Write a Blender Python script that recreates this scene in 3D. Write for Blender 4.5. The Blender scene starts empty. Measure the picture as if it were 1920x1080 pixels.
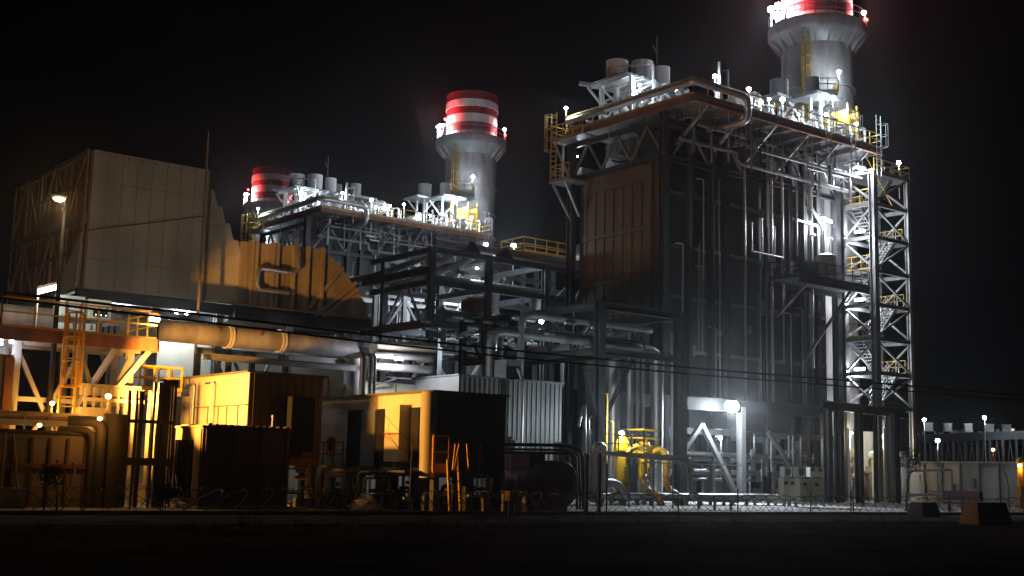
import bpy, bmesh, math, random
from mathutils import Vector, Matrix
random.seed(7)
SC = bpy.context.scene
COL = SC.collection
# ------------------------------------------------------------------ camera, sky, moon, exposure
F_PX, PITCH, ROLL, YAW, CAM_H = 2313.0, 0.1479, 0.0233, 0.9029, 1.6
_F = Vector((math.cos(YAW)*math.cos(PITCH), math.sin(YAW)*math.cos(PITCH), math.sin(PITCH)))
_R0 = Vector((math.sin(YAW), -math.cos(YAW), 0)); _U0 = _R0.cross(_F)
_R = _R0*math.cos(ROLL) + _U0*math.sin(ROLL); _U = -_R0*math.sin(ROLL) + _U0*math.cos(ROLL)
cam = bpy.data.cameras.new('camera'); camo = bpy.data.objects.new('camera', cam); COL.objects.link(camo)
cam.sensor_width = 36; cam.lens = 36*F_PX/1920; cam.clip_end = 5000; cam.clip_start = 0.1
M = Matrix((_R, _U, -_F)).transposed().to_4x4(); M.translation = Vector((0, 0, CAM_H))
camo.matrix_world = M
SC.camera = camo
world = bpy.data.worlds.new("World"); SC.world = world; world.use_nodes = True
wn = world.node_tree.nodes; bgn = wn['Background']
sky = wn.new('ShaderNodeTexSky'); sky.sky_type = 'NISHITA'; sky.sun_disc = False
sky.sun_elevation = math.radians(48); sky.sun_rotation = math.radians(200)
world.node_tree.links.new(sky.outputs[0], bgn.inputs[0]); bgn.inputs[1].default_value = 0.00010
moon = bpy.data.lights.new('moonlight', 'SUN'); moono = bpy.data.objects.new('moonlight', moon); COL.objects.link(moono)
moon.energy = 0.006; moon.angle = math.radians(0.5); moon.color = (1, .97, .86)
moono.rotation_euler = (math.radians(42), 0, math.radians(-20))
SC.view_settings.view_transform = 'Standard'; SC.view_settings.look = 'None'
SC.view_settings.exposure = 0; SC.view_settings.gamma = 1
SC.render.engine = 'CYCLES'
cy = SC.cycles
cy.use_denoising = True; cy.max_bounces = 5; cy.diffuse_bounces = 2; cy.glossy_bounces = 3
cy.sample_clamp_indirect = 1.5; cy.sample_clamp_direct = 0; cy.caustics_reflective = False; cy.caustics_refractive = False
cy.use_light_tree = True
cy.blur_glossy = 1.0

def W(px, py, x=None, y=None, z=None, d=None):
    """where the sight line of a place in the photograph meets the plane the thing stands in"""
    r = _F + _R*((px-960)/F_PX) - _U*((py-540)/F_PX)
    t = x/r.x if x is not None else y/r.y if y is not None else (z-CAM_H)/r.z if z is not None else d
    return r*t + Vector((0, 0, CAM_H))

# ------------------------------------------------------------------ materials
MAT = {}
def mat(name, col, rough=.6, metal=0, var=.25, scale=1.5, bump=0, bscale=20, stripe=None, spec=.5):
    m = bpy.data.materials.new(name); m.use_nodes = True; nt = m.node_tree; n = nt.nodes; l = nt.links
    b = n['Principled BSDF']; b.inputs['Roughness'].default_value = rough; b.inputs['Metallic'].default_value = metal
    b.inputs['Specular IOR Level'].default_value = spec
    tc = n.new('ShaderNodeTexCoord'); no = n.new('ShaderNodeTexNoise'); no.inputs['Scale'].default_value = scale
    no.inputs['Detail'].default_value = 6; l.new(tc.outputs['Object'], no.inputs['Vector'])
    mp = n.new('ShaderNodeMapping'); mp.inputs['Scale'].default_value = (1, 1, .25); l.new(tc.outputs['Object'], mp.inputs['Vector'])
    l.new(mp.outputs[0], no.inputs['Vector'])
    cr = n.new('ShaderNodeValToRGB'); cr.color_ramp.elements[0].position = .3; cr.color_ramp.elements[1].position = .7
    cr.color_ramp.elements[0].color = (*[c*(1-var) for c in col], 1); cr.color_ramp.elements[1].color = (*[min(1, c*(1+var*.6)) for c in col], 1)
    l.new(no.outputs['Fac'], cr.inputs[0]); l.new(cr.outputs[0], b.inputs['Base Color'])
    mr = n.new('ShaderNodeMapRange'); mr.inputs[3].default_value = max(.05, rough-.12); mr.inputs[4].default_value = min(1, rough+.15)
    l.new(no.outputs['Fac'], mr.inputs[0]); l.new(mr.outputs[0], b.inputs['Roughness'])
    if stripe:
        wv = n.new('ShaderNodeTexWave'); wv.bands_direction = stripe[0]; wv.inputs['Scale'].default_value = stripe[1]
        l.new(tc.outputs['Object'], wv.inputs['Vector'])
        bp = n.new('ShaderNodeBump'); bp.inputs['Strength'].default_value = stripe[2]; bp.inputs['Distance'].default_value = .05
        l.new(wv.outputs['Fac'], bp.inputs['Height']); l.new(bp.outputs[0], b.inputs['Normal'])
    elif bump:
        n2 = n.new('ShaderNodeTexNoise'); n2.inputs['Scale'].default_value = bscale; n2.inputs['Detail'].default_value = 5
        l.new(tc.outputs['Object'], n2.inputs['Vector'])
        bp = n.new('ShaderNodeBump'); bp.inputs['Strength'].default_value = bump; bp.inputs['Distance'].default_value = .05
        l.new(n2.outputs['Fac'], bp.inputs['Height']); l.new(bp.outputs[0], b.inputs['Normal'])
    MAT[name] = m; return m
def emit(name, col, s):
    m = bpy.data.materials.new(name); m.use_nodes = True; n = m.node_tree.nodes
    b = n['Principled BSDF']; b.inputs['Base Color'].default_value = (.8, .8, .8, 1)
    b.inputs['Emission Color'].default_value = (*col, 1); b.inputs['Emission Strength'].default_value = s
    m.cycles.emission_sampling = 'NONE'
    MAT[name] = m; return m
mat('steel', (.26, .28, .29), .5, .35)
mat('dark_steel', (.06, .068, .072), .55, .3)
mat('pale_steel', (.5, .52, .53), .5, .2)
mat('silver', (.6, .6, .6), .42, .9, .12, 3)
mat('lagging', (.5, .5, .49), .42, .75, .15, 2, .12, 4)
mat('cladding', (.07, .083, .088), .6, .1, .3, .6, stripe=('X', 3, .25))
mat('end_cladding', (.125, .095, .058), .65, .05, .4, .8)
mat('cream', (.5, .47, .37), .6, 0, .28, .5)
mat('duct_paint', (.33, .29, .22), .65, 0, .4, .8, .15, 6)
mat('brown_frame', (.3, .2, .12), .6, .1, .3, 2)
mat('grey_corrugated', (.36, .38, .38), .55, .2, .2, .6, stripe=('X', 4, .5))
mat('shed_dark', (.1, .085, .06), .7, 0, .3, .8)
mat('yellow', (.75, .42, .015), .45, 0, .15, 2)
mat('dull_yellow', (.5, .33, .05), .55, .1, .25, 2)
mat('red', (.2, .018, .022), .65, 0, .55, .9)
mat('white', (.62, .62, .6), .6, 0, .4, .9)
mat('stack_grey', (.36, .36, .365), .6, .15, .6, .8, .25, 3)
mat('rust_brown', (.24, .11, .05), .75, .1, .4, 3)  # also carries the lamplight on the rack and deck edge beams
mat('concrete', (.3, .29, .27), .85, 0, .25, .5, .3, 12)
mat('asphalt', (.09, .088, .083), .85, 0, .4, .4, .4, 30, spec=0)
mat('soil', (.05, .04, .03), .95, 0, .6, .3, .8, 4, spec=0)
mat('bark', (.06, .05, .04), .9, 0, .3, 6)
mat('leaf', (.05, .05, .028), .8, 0, .4, 5, spec=0)
mat('black', (.012, .012, .013), .6, 0, .2, 4, spec=.08)
mat('maroon', (.12, .03, .04), .5, 0, .2, 1)
mat('mesh_screen', (.34, .16, .065), .8, 0, .3, 1)  # orange lamplight on the screen put into its base colour
mat('mint', (.55, .66, .58), .5, 0, .1, 1)
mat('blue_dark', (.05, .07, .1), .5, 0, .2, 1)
mat('green_line', (.4, .6, .35), .5, 0, .1, 1)
mat('plastic_sheet', (.55, .52, .48), .45, 0, .2, 2)
COOL = (.8, .9, 1.0); SOD = (1.0, .405, .06)
emit('cool_glow', (.88, .94, 1), 90); emit('tube_glow', (.92, .93, 1), 14); emit('sodium_glow', (1, .55, .16), 25)
emit('dim_sodium', (1, .42, .1), 2.2); emit('red_glow', (1, .06, .04), 12); emit('small_led', (.7, 1, .75), 4)

# ------------------------------------------------------------------ mesh helpers
class MB:
    def __init__(s): s.v = []; s.f = []; s.adds = []
    def add(s, vs, fs):
        o = len(s.v); s.adds.append((o, len(s.f))); s.v += [tuple(v) for v in vs]; s.f += [tuple(i+o for i in f) for f in fs]; return s
    def box(s, x0, x1, y0, y1, z0, z1):
        x0, x1 = sorted((x0, x1)); y0, y1 = sorted((y0, y1)); z0, z1 = sorted((z0, z1))
        return s.add([(x0,y0,z0),(x1,y0,z0),(x1,y1,z0),(x0,y1,z0),(x0,y0,z1),(x1,y0,z1),(x1,y1,z1),(x0,y1,z1)],
                     [(3,2,1,0),(4,5,6,7),(0,1,5,4),(1,2,6,5),(2,3,7,6),(3,0,4,7)])
    def bar(s, p, q, w, h=None):
        p = Vector(p); q = Vector(q); h = h or w; d = (q-p)
        if d.length < 1e-6: return s
        d.normalize(); a = Vector((0, 0, 1)) if abs(d.z) < .95 else Vector((1, 0, 0))
        u = d.cross(a).normalized(); t = u.cross(d).normalized(); u *= w/2; t *= h/2
        return s.add([p-u-t, p+u-t, p+u+t, p-u+t, q-u-t, q+u-t, q+u+t, q-u+t],
                     [(3,2,1,0),(4,5,6,7),(0,1,5,4),(1,2,6,5),(2,3,7,6),(3,0,4,7)])
    def ibeam(s, p, q, w, h):
        p = Vector(p); q = Vector(q); d = (q-p).normalized()
        a = Vector((0, 0, 1)) if abs(d.z) < .95 else Vector((0, 1, 0))
        u = d.cross(a).normalized(); t = u.cross(d).normalized(); k = .09*h + .01
        s.bar(p + t*(h/2-k/2), q + t*(h/2-k/2), w, k) if abs(d.z) < .95 else None
        if abs(d.z) < .95:
            s.bar(p - t*(h/2-k/2), q - t*(h/2-k/2), w, k); s.bar(p, q, k, h-2*k)
        else:
            for sg in (1, -1): s.box(p.x-w/2, p.x+w/2, p.y+sg*(h/2-k/2)-k/2, p.y+sg*(h/2-k/2)+k/2, p.z, q.z)
            s.box(p.x-k/2, p.x+k/2, p.y-h/2+k, p.y+h/2-k, p.z, q.z)
        return s
    def tube(s, pts, r, n=10, bend=0, closed=False):
        pts = [Vector(p) for p in pts]
        if bend and len(pts) > 2:
            o = [pts[0]]
            for a, b, c in zip(pts, pts[1:], pts[2:]):
                e = min(bend, (a-b).length*.49, (c-b).length*.49); p0 = b+(a-b).normalized()*e; p1 = b+(c-b).normalized()*e
                for k in range(6):
                    t = k/5; o.append(p0*(1-t)**2 + b*2*t*(1-t) + p1*t*t)
            o.append(pts[-1]); pts = o
        vs = []; fs = []; u = None
        m = len(pts)
        for i, p in enumerate(pts):
            d = (pts[min(i+1, m-1)] - pts[max(i-1, 0)]).normalized()
            if u is None:
                a = Vector((0, 0, 1)) if abs(d.z) < .9 else Vector((1, 0, 0)); u = d.cross(a).normalized()
            else:
                u = (u - d*u.dot(d)).normalized()
            w = d.cross(u)
            rr = r[i] if isinstance(r, (list, tuple)) else r
            for k in range(n):
                g = 2*math.pi*k/n; vs.append(p + (u*math.cos(g) + w*math.sin(g))*rr)
        for i in range(m-1):
            for k in range(n):
                fs.append((i*n+k, i*n+(k+1) % n, (i+1)*n+(k+1) % n, (i+1)*n+k))
        fs.append(tuple(range(n))[::-1]); fs.append(tuple((m-1)*n+k for k in range(n)))
        return s.add(vs, fs)
    def lathe(s, prof, c, n=32, axis='z'):
        vs = []; fs = []
        for r, h in prof:
            for k in range(n):
                a = 2*math.pi*k/n; p = (r*math.cos(a), r*math.sin(a), h)
                if axis == 'y': p = (p[0], h, p[1])
                if axis == 'x': p = (h, p[0], p[1])
                vs.append(Vector(c)+Vector(p))
        for i in range(len(prof)-1):
            for k in range(n): fs.append((i*n+k, i*n+(k+1) % n, (i+1)*n+(k+1) % n, (i+1)*n+k))
        if prof[0][0] > 1e-4: fs.append(tuple(range(n))[::-1])
        if prof[-1][0] > 1e-4: fs.append(tuple((len(prof)-1)*n+k for k in range(n)))
        return s.add(vs, fs)
    def ball(s, c, r, n=10, sq=(1, 1, 1)):
        prof = [(max(1e-5, math.sin(math.pi*i/n)), -math.cos(math.pi*i/n)) for i in range(n+1)]
        vs = []; fs = []; m = n*2
        for a, h in prof:
            for k in range(m):
                g = 2*math.pi*k/m; vs.append((c[0]+r*sq[0]*a*math.cos(g), c[1]+r*sq[1]*a*math.sin(g), c[2]+r*sq[2]*h))
        for i in range(n):
            for k in range(m): fs.append((i*m+k, i*m+(k+1) % m, (i+1)*m+(k+1) % m, (i+1)*m+k))
        return s.add(vs, fs)
    def prism(s, poly, ext):
        n = len(poly); e = Vector(ext); a = [Vector(p) for p in poly]
        return s.add(a + [p+e for p in a], [tuple(range(n))[::-1], tuple(range(n, 2*n))] + [(i, (i+1) % n, n+(i+1) % n, n+i) for i in range(n)])
    def rail(s, pts, h=1.1, r=.03, step=1.5, mid=True):
        pts = [Vector(p) for p in pts]; up = Vector((0, 0, 1))
        for a, b in zip(pts, pts[1:]):
            s.bar(a+up*h, b+up*h, r*2); 
            if mid: s.bar(a+up*h*.55, b+up*h*.55, r*1.6)
            s.bar(a+up*.08, b+up*.08, .02, .14)
            k = max(1, round((b-a).length/step))
            for i in range(k+1): p = a.lerp(b, i/k); s.bar(p, p+up*h, r*1.8)
        return s
    def ladder(s, a, b, w, side, r=.025, cage=True, nrm=None):
        a = Vector(a); b = Vector(b); sd = Vector(side).normalized()*w/2
        s.bar(a-sd, b-sd, r*2.2); s.bar(a+sd, b+sd, r*2.2)
        L = (b-a).length; k = int(L/.35)
        for i in range(1, k): p = a.lerp(b, i/k); s.bar(p-sd, p+sd, r*1.4)
        if cage:
            nr = Vector(nrm).normalized(); i0 = 2.2
            rows = [[(-w*.5, 0), (-w*.55, .45), (-w*.25, .75), (w*.25, .75), (w*.55, .45), (w*.5, 0)]]
            sdn = sd.normalized(); lv = []
            t = i0
            while t < L:
                c = a.lerp(b, t/L); ring = [c+sdn*u+nr*v for u, v in rows[0]]; lv.append(ring)
                for p, q in zip(ring, ring[1:]): s.bar(p, q, r*1.5)
                t += .9
            if len(lv) > 1:
                for j in range(1, 5): s.bar(lv[0][j], lv[-1][j], r*1.5)
        return s
    def build(s, name, m, parent=None, smooth=True):
        me = bpy.data.meshes.new(name); me.from_pydata(s.v, [], s.f); me.update()
        me.materials.append(MAT[m])
        bm = bmesh.new(); bm.from_mesh(me); bmesh.ops.recalc_face_normals(bm, faces=bm.faces); bm.to_mesh(me); bm.free()
        if smooth:
            for p in me.polygons: p.use_smooth = True
            me.set_sharp_from_angle(angle=math.radians(40))
        o = bpy.data.objects.new(name, me); COL.objects.link(o)
        if parent is not None:
            o.parent = parent
            if parent.type == 'EMPTY': o.matrix_parent_inverse = Matrix.Translation(-parent.location)
        return o
def build_each(mb, name, m, parent=None, n=None):
    """one object for every n faces-sets added to the builder"""
    adds = mb.adds; out = []
    for i in range(0, len(adds), n or 1):
        v0, f0 = adds[i]; v1, f1 = adds[i+(n or 1)] if i+(n or 1) < len(adds) else (len(mb.v), len(mb.f))
        q = MB(); q.v = mb.v[v0:v1]; q.f = [tuple(k-v0 for k in f) for f in mb.f[f0:f1]]; out.append(q.build(name, m, parent))
    return out
def tag(o, label, cat, group=None):
    o['label'] = label; o['category'] = cat
    if group: o['group'] = group
    return o
def thing(name, label, cat, loc=(0, 0, 0), group=None):
    o = bpy.data.objects.new(name, None); COL.objects.link(o); o.location = loc; o.empty_display_size = .3
    return tag(o, label, cat, group)
def struct(o, kind='structure'): o['kind'] = kind; return o
def kids(o): return [c for c in bpy.data.objects if c.parent == o]
def dup(root, off, label, group=None):
    tree = [(root, None)]; new = {}
    def rec(o, par):
        c = o.copy(); COL.objects.link(c)
        if par is not None: c.parent = par; c.matrix_parent_inverse = o.matrix_parent_inverse.copy()
        for ch in CH.get(o.name, []): rec(ch, c)
        return c
    CH = {}
    for c in bpy.data.objects:
        if c.parent: CH.setdefault(c.parent.name, []).append(c)
    r = rec(root, None); r.location = root.location + Vector(off); r['label'] = label
    if group: r['group'] = group
    return r

def point(parent, pos, power, col=COOL, rad=.12, spot=None, aim=None):
    L = bpy.data.lights.new('lamp_light', 'SPOT' if spot else 'POINT'); L.energy = power; L.color = col; L.shadow_soft_size = rad
    o = bpy.data.objects.new('lamp_light', L); COL.objects.link(o); o.location = pos
    if spot:
        L.spot_size = math.radians(spot); L.spot_blend = .6
        o.rotation_euler = (Vector(aim)-Vector(pos)).to_track_quat('-Z', 'Y').to_euler()
    if parent is not None:
        o.parent = parent
        o.matrix_parent_inverse = Matrix.Translation(-parent.location)
    return o
def lamp(pos, label, power, group=None, post=1.2, size=.16, cat='lamp', name='deck_lamp', glow='cool_glow', col=COOL, drop=.35, pm='pale_steel', arm=(0, 0)):
    """round floodlight on a post: pole, hood, glowing lens, and its light"""
    pos = Vector(pos); base = pos - Vector((arm[0], arm[1], post))
    t = thing(name, label, cat, base, group)
    mb = MB().tube([base, base+Vector((0, 0, post)), pos+Vector((0, 0, size*.9))], max(.03, size*.22), 6) if post > .3 else MB().bar(pos+Vector((0, .25, 0)), pos+Vector((0, .05, size*.8)), .05)
    mb.build('post', pm, t)
    MB().lathe([(.02, size*1.12), (size*.5, size*1.05), (size*.8, size*.72), (size*.75, size*.68), (.01, size*.7)], pos, 12).build('hood', 'steel', t)
    MB().ball(pos, size, 7, (1, 1, .9)).build('lens', glow, t)
    point(t, pos - Vector((0, 0, drop)), power, col)
    return t
def tube_lamp(a, b, label, power, group=None, r=.09, name='fluorescent_lamp', col=(.93, .93, 1), drop=.3, hang=None):
    a = Vector(a); b = Vector(b); c = (a+b)/2
    t = thing(name, label, 'lamp', c, group)
    up = Vector((0, 0, r*1.3))
    MB().bar(a+up, b+up, r*2.2, r).build('housing', 'pale_steel', t)
    MB().tube([a, b], r, 8).build('lens', 'tube_glow', t)
    if hang: MB().bar(c+up, hang, .05).build('bracket', 'pale_steel', t)
    point(t, c-Vector((0, 0, drop)), power, col, .2)
    return t
V = Vector

# ------------------------------------------------------------------ ground
def grid(name, m, x0, x1, y0, y1, n, amp, z=0):
    vs = []; fs = []
    for i in range(n+1):
        for j in range(n+1): vs.append((x0+(x1-x0)*i/n, y0+(y1-y0)*j/n, z+random.uniform(-amp, amp)))
    for i in range(n):
        for j in range(n): a = i*(n+1)+j; fs.append((a, a+n+1, a+n+2, a+1))
    mb = MB(); mb.add(vs, fs); return mb.build(name, m)
g = MB().add([(-3000, -3000, -.06), (3000, -3000, -.06), (3000, 3000, -.06), (-3000, 3000, -.06)], [(0, 1, 2, 3)])
struct(g.build('ground', 'soil'))
# plant yard (concrete) beyond the road, with the road as a strip along its edge
ra, rb = W(-500, 987, z=0), W(2500, 974, z=0)
rd = (rb-ra).normalized(); rn = V((-rd.y, rd.x, 0))
struct(MB().add([ra-rd*20, rb+rd*60, rb+rd*60+rn*6.2, ra-rd*20+rn*6.2], [(0, 1, 2, 3)]).build('road', 'asphalt'))
k = MB(); p = ra-rd*20+rn*6.2; q = rb+rd*60+rn*6.2
k.prism([p, p+rn*.18, p+rn*.18+V((0, 0, .13)), p+V((0, 0, .13))], q-p)
struct(k.build('kerb', 'concrete'))
p2 = p+rn*.19; q2 = q+rn*.19
struct(MB().add([p2, q2, q2+rn*160, p2+rn*160], [(0, 1, 2, 3)]).build('plant_yard', 'concrete'))
# rough field in front: soil clods and short dry grass
def field():
    vs = []; fs = []; n = 150
    for i in range(n+1):
        for j in range(41):
            t = j/40; c = ra-rd*12 + rd*(i/n)*90 - rn*(.05+t*30)
            vs.append((c.x, c.y, -.02 + random.uniform(-.035, .04)*min(1, j)))
    for i in range(n):
        for j in range(40): a = i*41+j; fs.append((a, a+41, a+42, a+1))
    return struct(MB().add(vs, fs).build('field', 'soil'))
field()
gm = MB()
for i in range(14000):
    c = ra-rd*6 + rd*random.uniform(0, 70) - rn*random.uniform(.1, 1)**1.3*22
    h = random.uniform(.03, .13); a = random.uniform(0, 6.28); w = .008
    tip = c + V((random.uniform(-.12, .12), random.uniform(-.12, .12), h))
    gm.add([c+V((math.cos(a)*w, math.sin(a)*w, -.05)), c-V((math.cos(a)*w, math.sin(a)*w, .05)), tip], [(0, 1, 2)])
for i in range(170):
    c0 = ra-rd*6 + rd*random.uniform(0, 70) + rn*(.2-random.random()**2*14)
    for k in range(random.randint(8, 30)):
        c = c0+V((random.gauss(0, .16), random.gauss(0, .16), 0)); h = random.uniform(.1, .42); a = random.uniform(0, 6.28); w = .009
        gm.add([c+V((math.cos(a)*w, math.sin(a)*w, -.05)), c-V((math.cos(a)*w, math.sin(a)*w, .05)), c+V((random.gauss(0, .12), random.gauss(0, .12), h))], [(0, 1, 2)])
struct(gm.build('dry_grass', 'leaf', smooth=False), 'stuff')

# ------------------------------------------------------------------ near boiler (heat recovery steam generator), copied for the unit behind
EX, SY, DZ = 59.7, 59.0, 27.0
def build_boiler(label):
    t = thing('recovery_boiler', label, 'boiler', (EX, SY, 0), 'boilers of the power plant')
    MB().box(EX, 77.4, SY, 67.7, 4.9, 23.2).build('casing', 'cladding', t)
    MB().box(61.2, 76.4, 60.2, 66.6, 23.21, 26.1).build('penthouse', 'dark_steel', t)
    # end wall panel with stiffeners
    ep = MB().box(EX-.12, EX-.004, 60.0, 66.9, 9, 23.1); o = ep.build('end_panel', 'end_cladding', t)
    rb = MB(); rb.box(EX-.3, EX-.123, 59.9, 67, 22.0, 23.15)
    for i in range(8): y = 60.1+i*.955; rb.box(EX-.2, EX-.123, y-.04, y+.04, 9, 21.99)
    for z in (18.6, 15.2, 11.8): rb.box(EX-.34, EX-.205, 59.9, 67, z-.12, z+.12)
    rb.build('stiffener', 'end_cladding', o)
    # columns
    for (x, y) in ((59.2, 58.5), (59.2, 68.1), (78.1, 58.5), (78.1, 68.1)):
        MB().ibeam((x, y, 0), (x, y, DZ-.5), .5, .55).build('column', 'dark_steel', t)
    for px in (1292, 1334, 1362, 1437, 1480, 1508, 1532):
        c = W(px, 480, y=58.55); MB().ibeam((c.x, 58.62, 0), (c.x, 58.62, DZ-.5), .34, .5).build('column', 'dark_steel', t)
    for py in (368, 466, 560, 660):
        z = W(1300, py, y=58.8).z; MB().box(60.2, 77.3, 58.87, 58.99, z-.12, z+.12).build('girt', 'steel', t)
    for z in (23.3, 25.9):
        MB().ibeam((59.4, 58.5, z), (78, 58.5, z), .25, .4).build('girder', 'dark_steel', t)
        MB().ibeam((59.2, 58.8, z), (59.2, 67.8, z), .25, .4).build('girder', 'dark_steel', t)
    br = MB()
    for i in range(5):
        x0 = 60+i*3.6; br.bar((x0, 58.5, 23.5), (x0+1.8, 58.5, 25.8), .16); br.bar((x0+3.6, 58.5, 23.5), (x0+1.8, 58.5, 25.8), .16)
    for i in range(3):
        y0 = 58.6+i*3.1; br.bar((59.2, y0, 23.5), (59.2, y0+1.55, 25.8), .16); br.bar((59.2, y0+3.1, 23.5), (59.2, y0+1.55, 25.8), .16)
    br.build('brace', 'steel', t)
    # vertical pipes on the long side
    for px, ya, yb, r in ((1396, 320, 765, .09), (1410, 418, 473, .05), (1446, 335, 765, .1), (1452, 425, 505, .06), (1466, 310, 560, .09), (1493, 330, 480, .06), (1521, 330, 690, .07), (1429, 410, 500, .05)):
        a = W(px, ya, y=58.2); b = W(px, yb, y=58.2)
        MB().tube([(a.x, 58.2, b.z), (a.x, 58.2, a.z)], r, 8).build('riser_pipe', 'silver', t)
    for i in range(18):
        x = random.uniform(60.5, 77.2); z0 = random.choice((7, 7, 10, 15)); z1 = random.uniform(z0+4, 24)
        MB().tube([(x, 58.35, z0), (x, 58.35, z1), (x+random.choice((-.5, .5)), 58.6, z1)], random.uniform(.03, .07), 7, .2).build('riser_pipe', random.choice(('steel', 'lagging', 'silver')), t)
    for i in range(9):
        x = random.uniform(61, 75); z = random.uniform(9, 23); MB().box(x, x+random.uniform(.3, .9), 58.5, 58.86, z, z+random.uniform(.3, 1.2)).build('access_hatch', random.choice(('steel', 'dark_steel')), t)
    a = W(1418, 473, y=58.15); MB().tube([(a.x-.3, 58.15, a.z), (a.x+3, 58.15, a.z-.02)], .06, 8).build('riser_pipe', 'silver', t)
    a = W(1493, 412, y=58.1); MB().tube([a, (a.x+2.6, 58.1, a.z-.1), (a.x+2.6, 58.1, a.z-3)], .1, 8, .3).build('riser_pipe', 'silver', t)
    a = W(1518, 385, y=58.0); MB().tube([a+V((0, 0, 3)), a, a+V((1.7, 0, -1.5)), a+V((1.7, 0, -4))], .12, 8, .4).build('riser_pipe', 'silver', t)
    # pipes under the deck
    for i, (y, z, r) in enumerate(((57.8, 24.6, .15), (57.0, 25.6, .1), (58.0, 26.2, .08))):
        MB().tube([(60+i, y, z), (66+i, y, z), (66+i, y, z-.7), (79.5, y, z-.7)], r, 8, .5).build('header_pipe', 'steel', t)
    for i in range(9):
        x = 61+i*2; MB().tube([(x, 60, 26.3), (x, 57.4+.2*(i % 3), 26.3), (x, 57.4+.2*(i % 3), 23.8-.4*(i % 2))], .08, 7, .4).build('connecting_pipe', 'steel' if i % 2 else 'silver', t)
    # deck
    d = MB().box(59.0, 80.2, 55.5, 68.7, DZ, DZ+.12).build('deck', 'steel', t)
    b = MB()
    for i in range(11): x = 59.3+i*2.05; b.ibeam((x, 55.6, DZ-.2), (x, 68.6, DZ-.2), .2, .36)
    b.build('deck_joist', 'steel', d)
    MB().ibeam((59.0, 55.52, DZ-.22), (80.2, 55.52, DZ-.22), .2, .4).build('edge_beam', 'rust_brown', t)  # deck edge beams: sodium light's brown put into the colour
    MB().ibeam((58.98, 55.7, DZ-.22), (58.98, 68.7, DZ-.22), .2, .4).build('edge_beam', 'rust_brown', t)
    k = MB()
    for i in range(6): x = 60.5+i*3.6; k.bar((x, 58.6, 24.4), (x, 55.7, 26.6), .16)
    build_each(k, 'knee_brace', 'steel', t)
    MB().rail([(59.05, 68.6, DZ+.12), (59.05, 55.6, DZ+.12), (80.1, 55.6, DZ+.12), (80.1, 68.5, DZ+.12)], 1.15, .035, 1.4).build('railing', 'dull_yellow', t)
    # large pipe along the deck edge, bending down over the long side
    MB().tube([(58.75, 68.2, 27.75), (58.75, 55.25, 27.85), (64.0, 55.2, 27.8), (64.1, 55.15, 26.1), (63.6, 57.4, 25.9)], .25, 14, .7).build('steam_pipe', 'lagging', t)
    s = MB()
    for i in range(7): s.box(58.6, 59.3, 57+i*1.8-.06, 57+i*1.8+.06, 27.2, 27.42)
    build_each(s, 'pipe_shoe', 'steel', t)
    # drums
    for x, y, z, r, L in ((66.7, 56.7, 28.35, .78, 9), (77.2, 56.7, 28.2, .62, 8), (71.6, 57.4, 27.95, .5, 8)):
        o = MB().lathe([(.01, -.32), (r*.6, -.26), (r*.9, -.1), (r, .05), (r, L), (r*.9, L+.15), (.01, L+.3)], (x, y, z), 24, 'y').build('steam_drum', 'lagging', t)
        [MB().box(x-.5, x+.5, y+q, y+q+.3, 27.12, z-r*.8).build('saddle', 'steel', o) for q in (1, 6)]
    # clutter on deck: valves and small vertical pipes
    for i in range(48):
        x = random.uniform(62 if i % 2 else 68, 79.5); y = random.uniform(56.2, 58.6); h = random.uniform(.7, 2.3)
        m = MB().tube([(x, y, DZ+.1), (x, y, DZ+h), (x+random.uniform(-.6, .6), y+.5, DZ+h)], random.uniform(.05, .14), 7, .15)
        if i % 2: m.lathe([(.22, 0), (.22, .05)], (x, y, DZ+h*.6), 12)
        m.build('valve_pipe', 'silver' if i % 3 else 'pale_steel', t)
    for i in range(46):
        x = random.uniform(59.6, 79); y = random.uniform(56.2, 58.4); z = random.uniform(24.2, 26.6)
        if i % 4 == 3: x = random.uniform(59.0, 61); y = random.uniform(57, 68)
        q = [V((random.uniform(.6, 2.2), 0, 0)), V((0, random.uniform(.5, 1.6), 0)), V((0, 0, random.uniform(-1.6, -.5)))][i % 3]
        MB().bar((x, y, z), V((x, y, z))+q, random.uniform(.07, .2)).bar((x, y, z), (x, y, 26.7), .05).build('hanger', random.choice(('steel', 'dark_steel', 'pale_steel', 'silver')), t)
    # caged ladders hanging under the deck at the long side
    for x in (73.2, 76.2, 79.4):
        MB().ladder((x, 55.3, DZ-2.2), (x, 55.3, DZ+2.6), .55, (1, 0, 0), .022, True, (0, -1, 0)).build('caged_ladder', 'steel', t)
    # end platform with caged ladder and lower gallery
    MB().box(57.6, 58.9, 65.2, 68.7, 26.0, 26.1).build('end_gallery', 'steel', t)
    MB().rail([(58.9, 68.6, 26.1), (57.7, 68.6, 26.1), (57.7, 65.3, 26.1)], 1.15, .03, 1.2).build('railing', 'dull_yellow', t)
    MB().box(57.6, 59.6, 66.6, 68.9, 22.9, 23.02).bar((57.8, 67.2, 22.8), (59.2, 67.2, 20.4), .16).bar((57.8, 68.6, 22.8), (59.2, 68.1, 20.2), .16).build('end_gallery', 'steel', t)
    MB().rail([(59.5, 68.8, 23.02), (57.7, 68.8, 23.02), (57.7, 66.7, 23.02)], 1.15, .03, 1.2).build('railing', 'dull_yellow', t)
    MB().ladder((57.5, 68.3, 23), (57.5, 68.3, 28.2), .6, (0, 1, 0), .03, True, (-1, 0, 0)).build('caged_ladder', 'dull_yellow', t)
    MB().bar((59.2, 68.1, 23), (57.8, 68.5, 25.9), .14).bar((58.7, 68.6, 25.9), (58.7, 68.6, 23), .14).build('brace', 'pale_steel', t)
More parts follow.
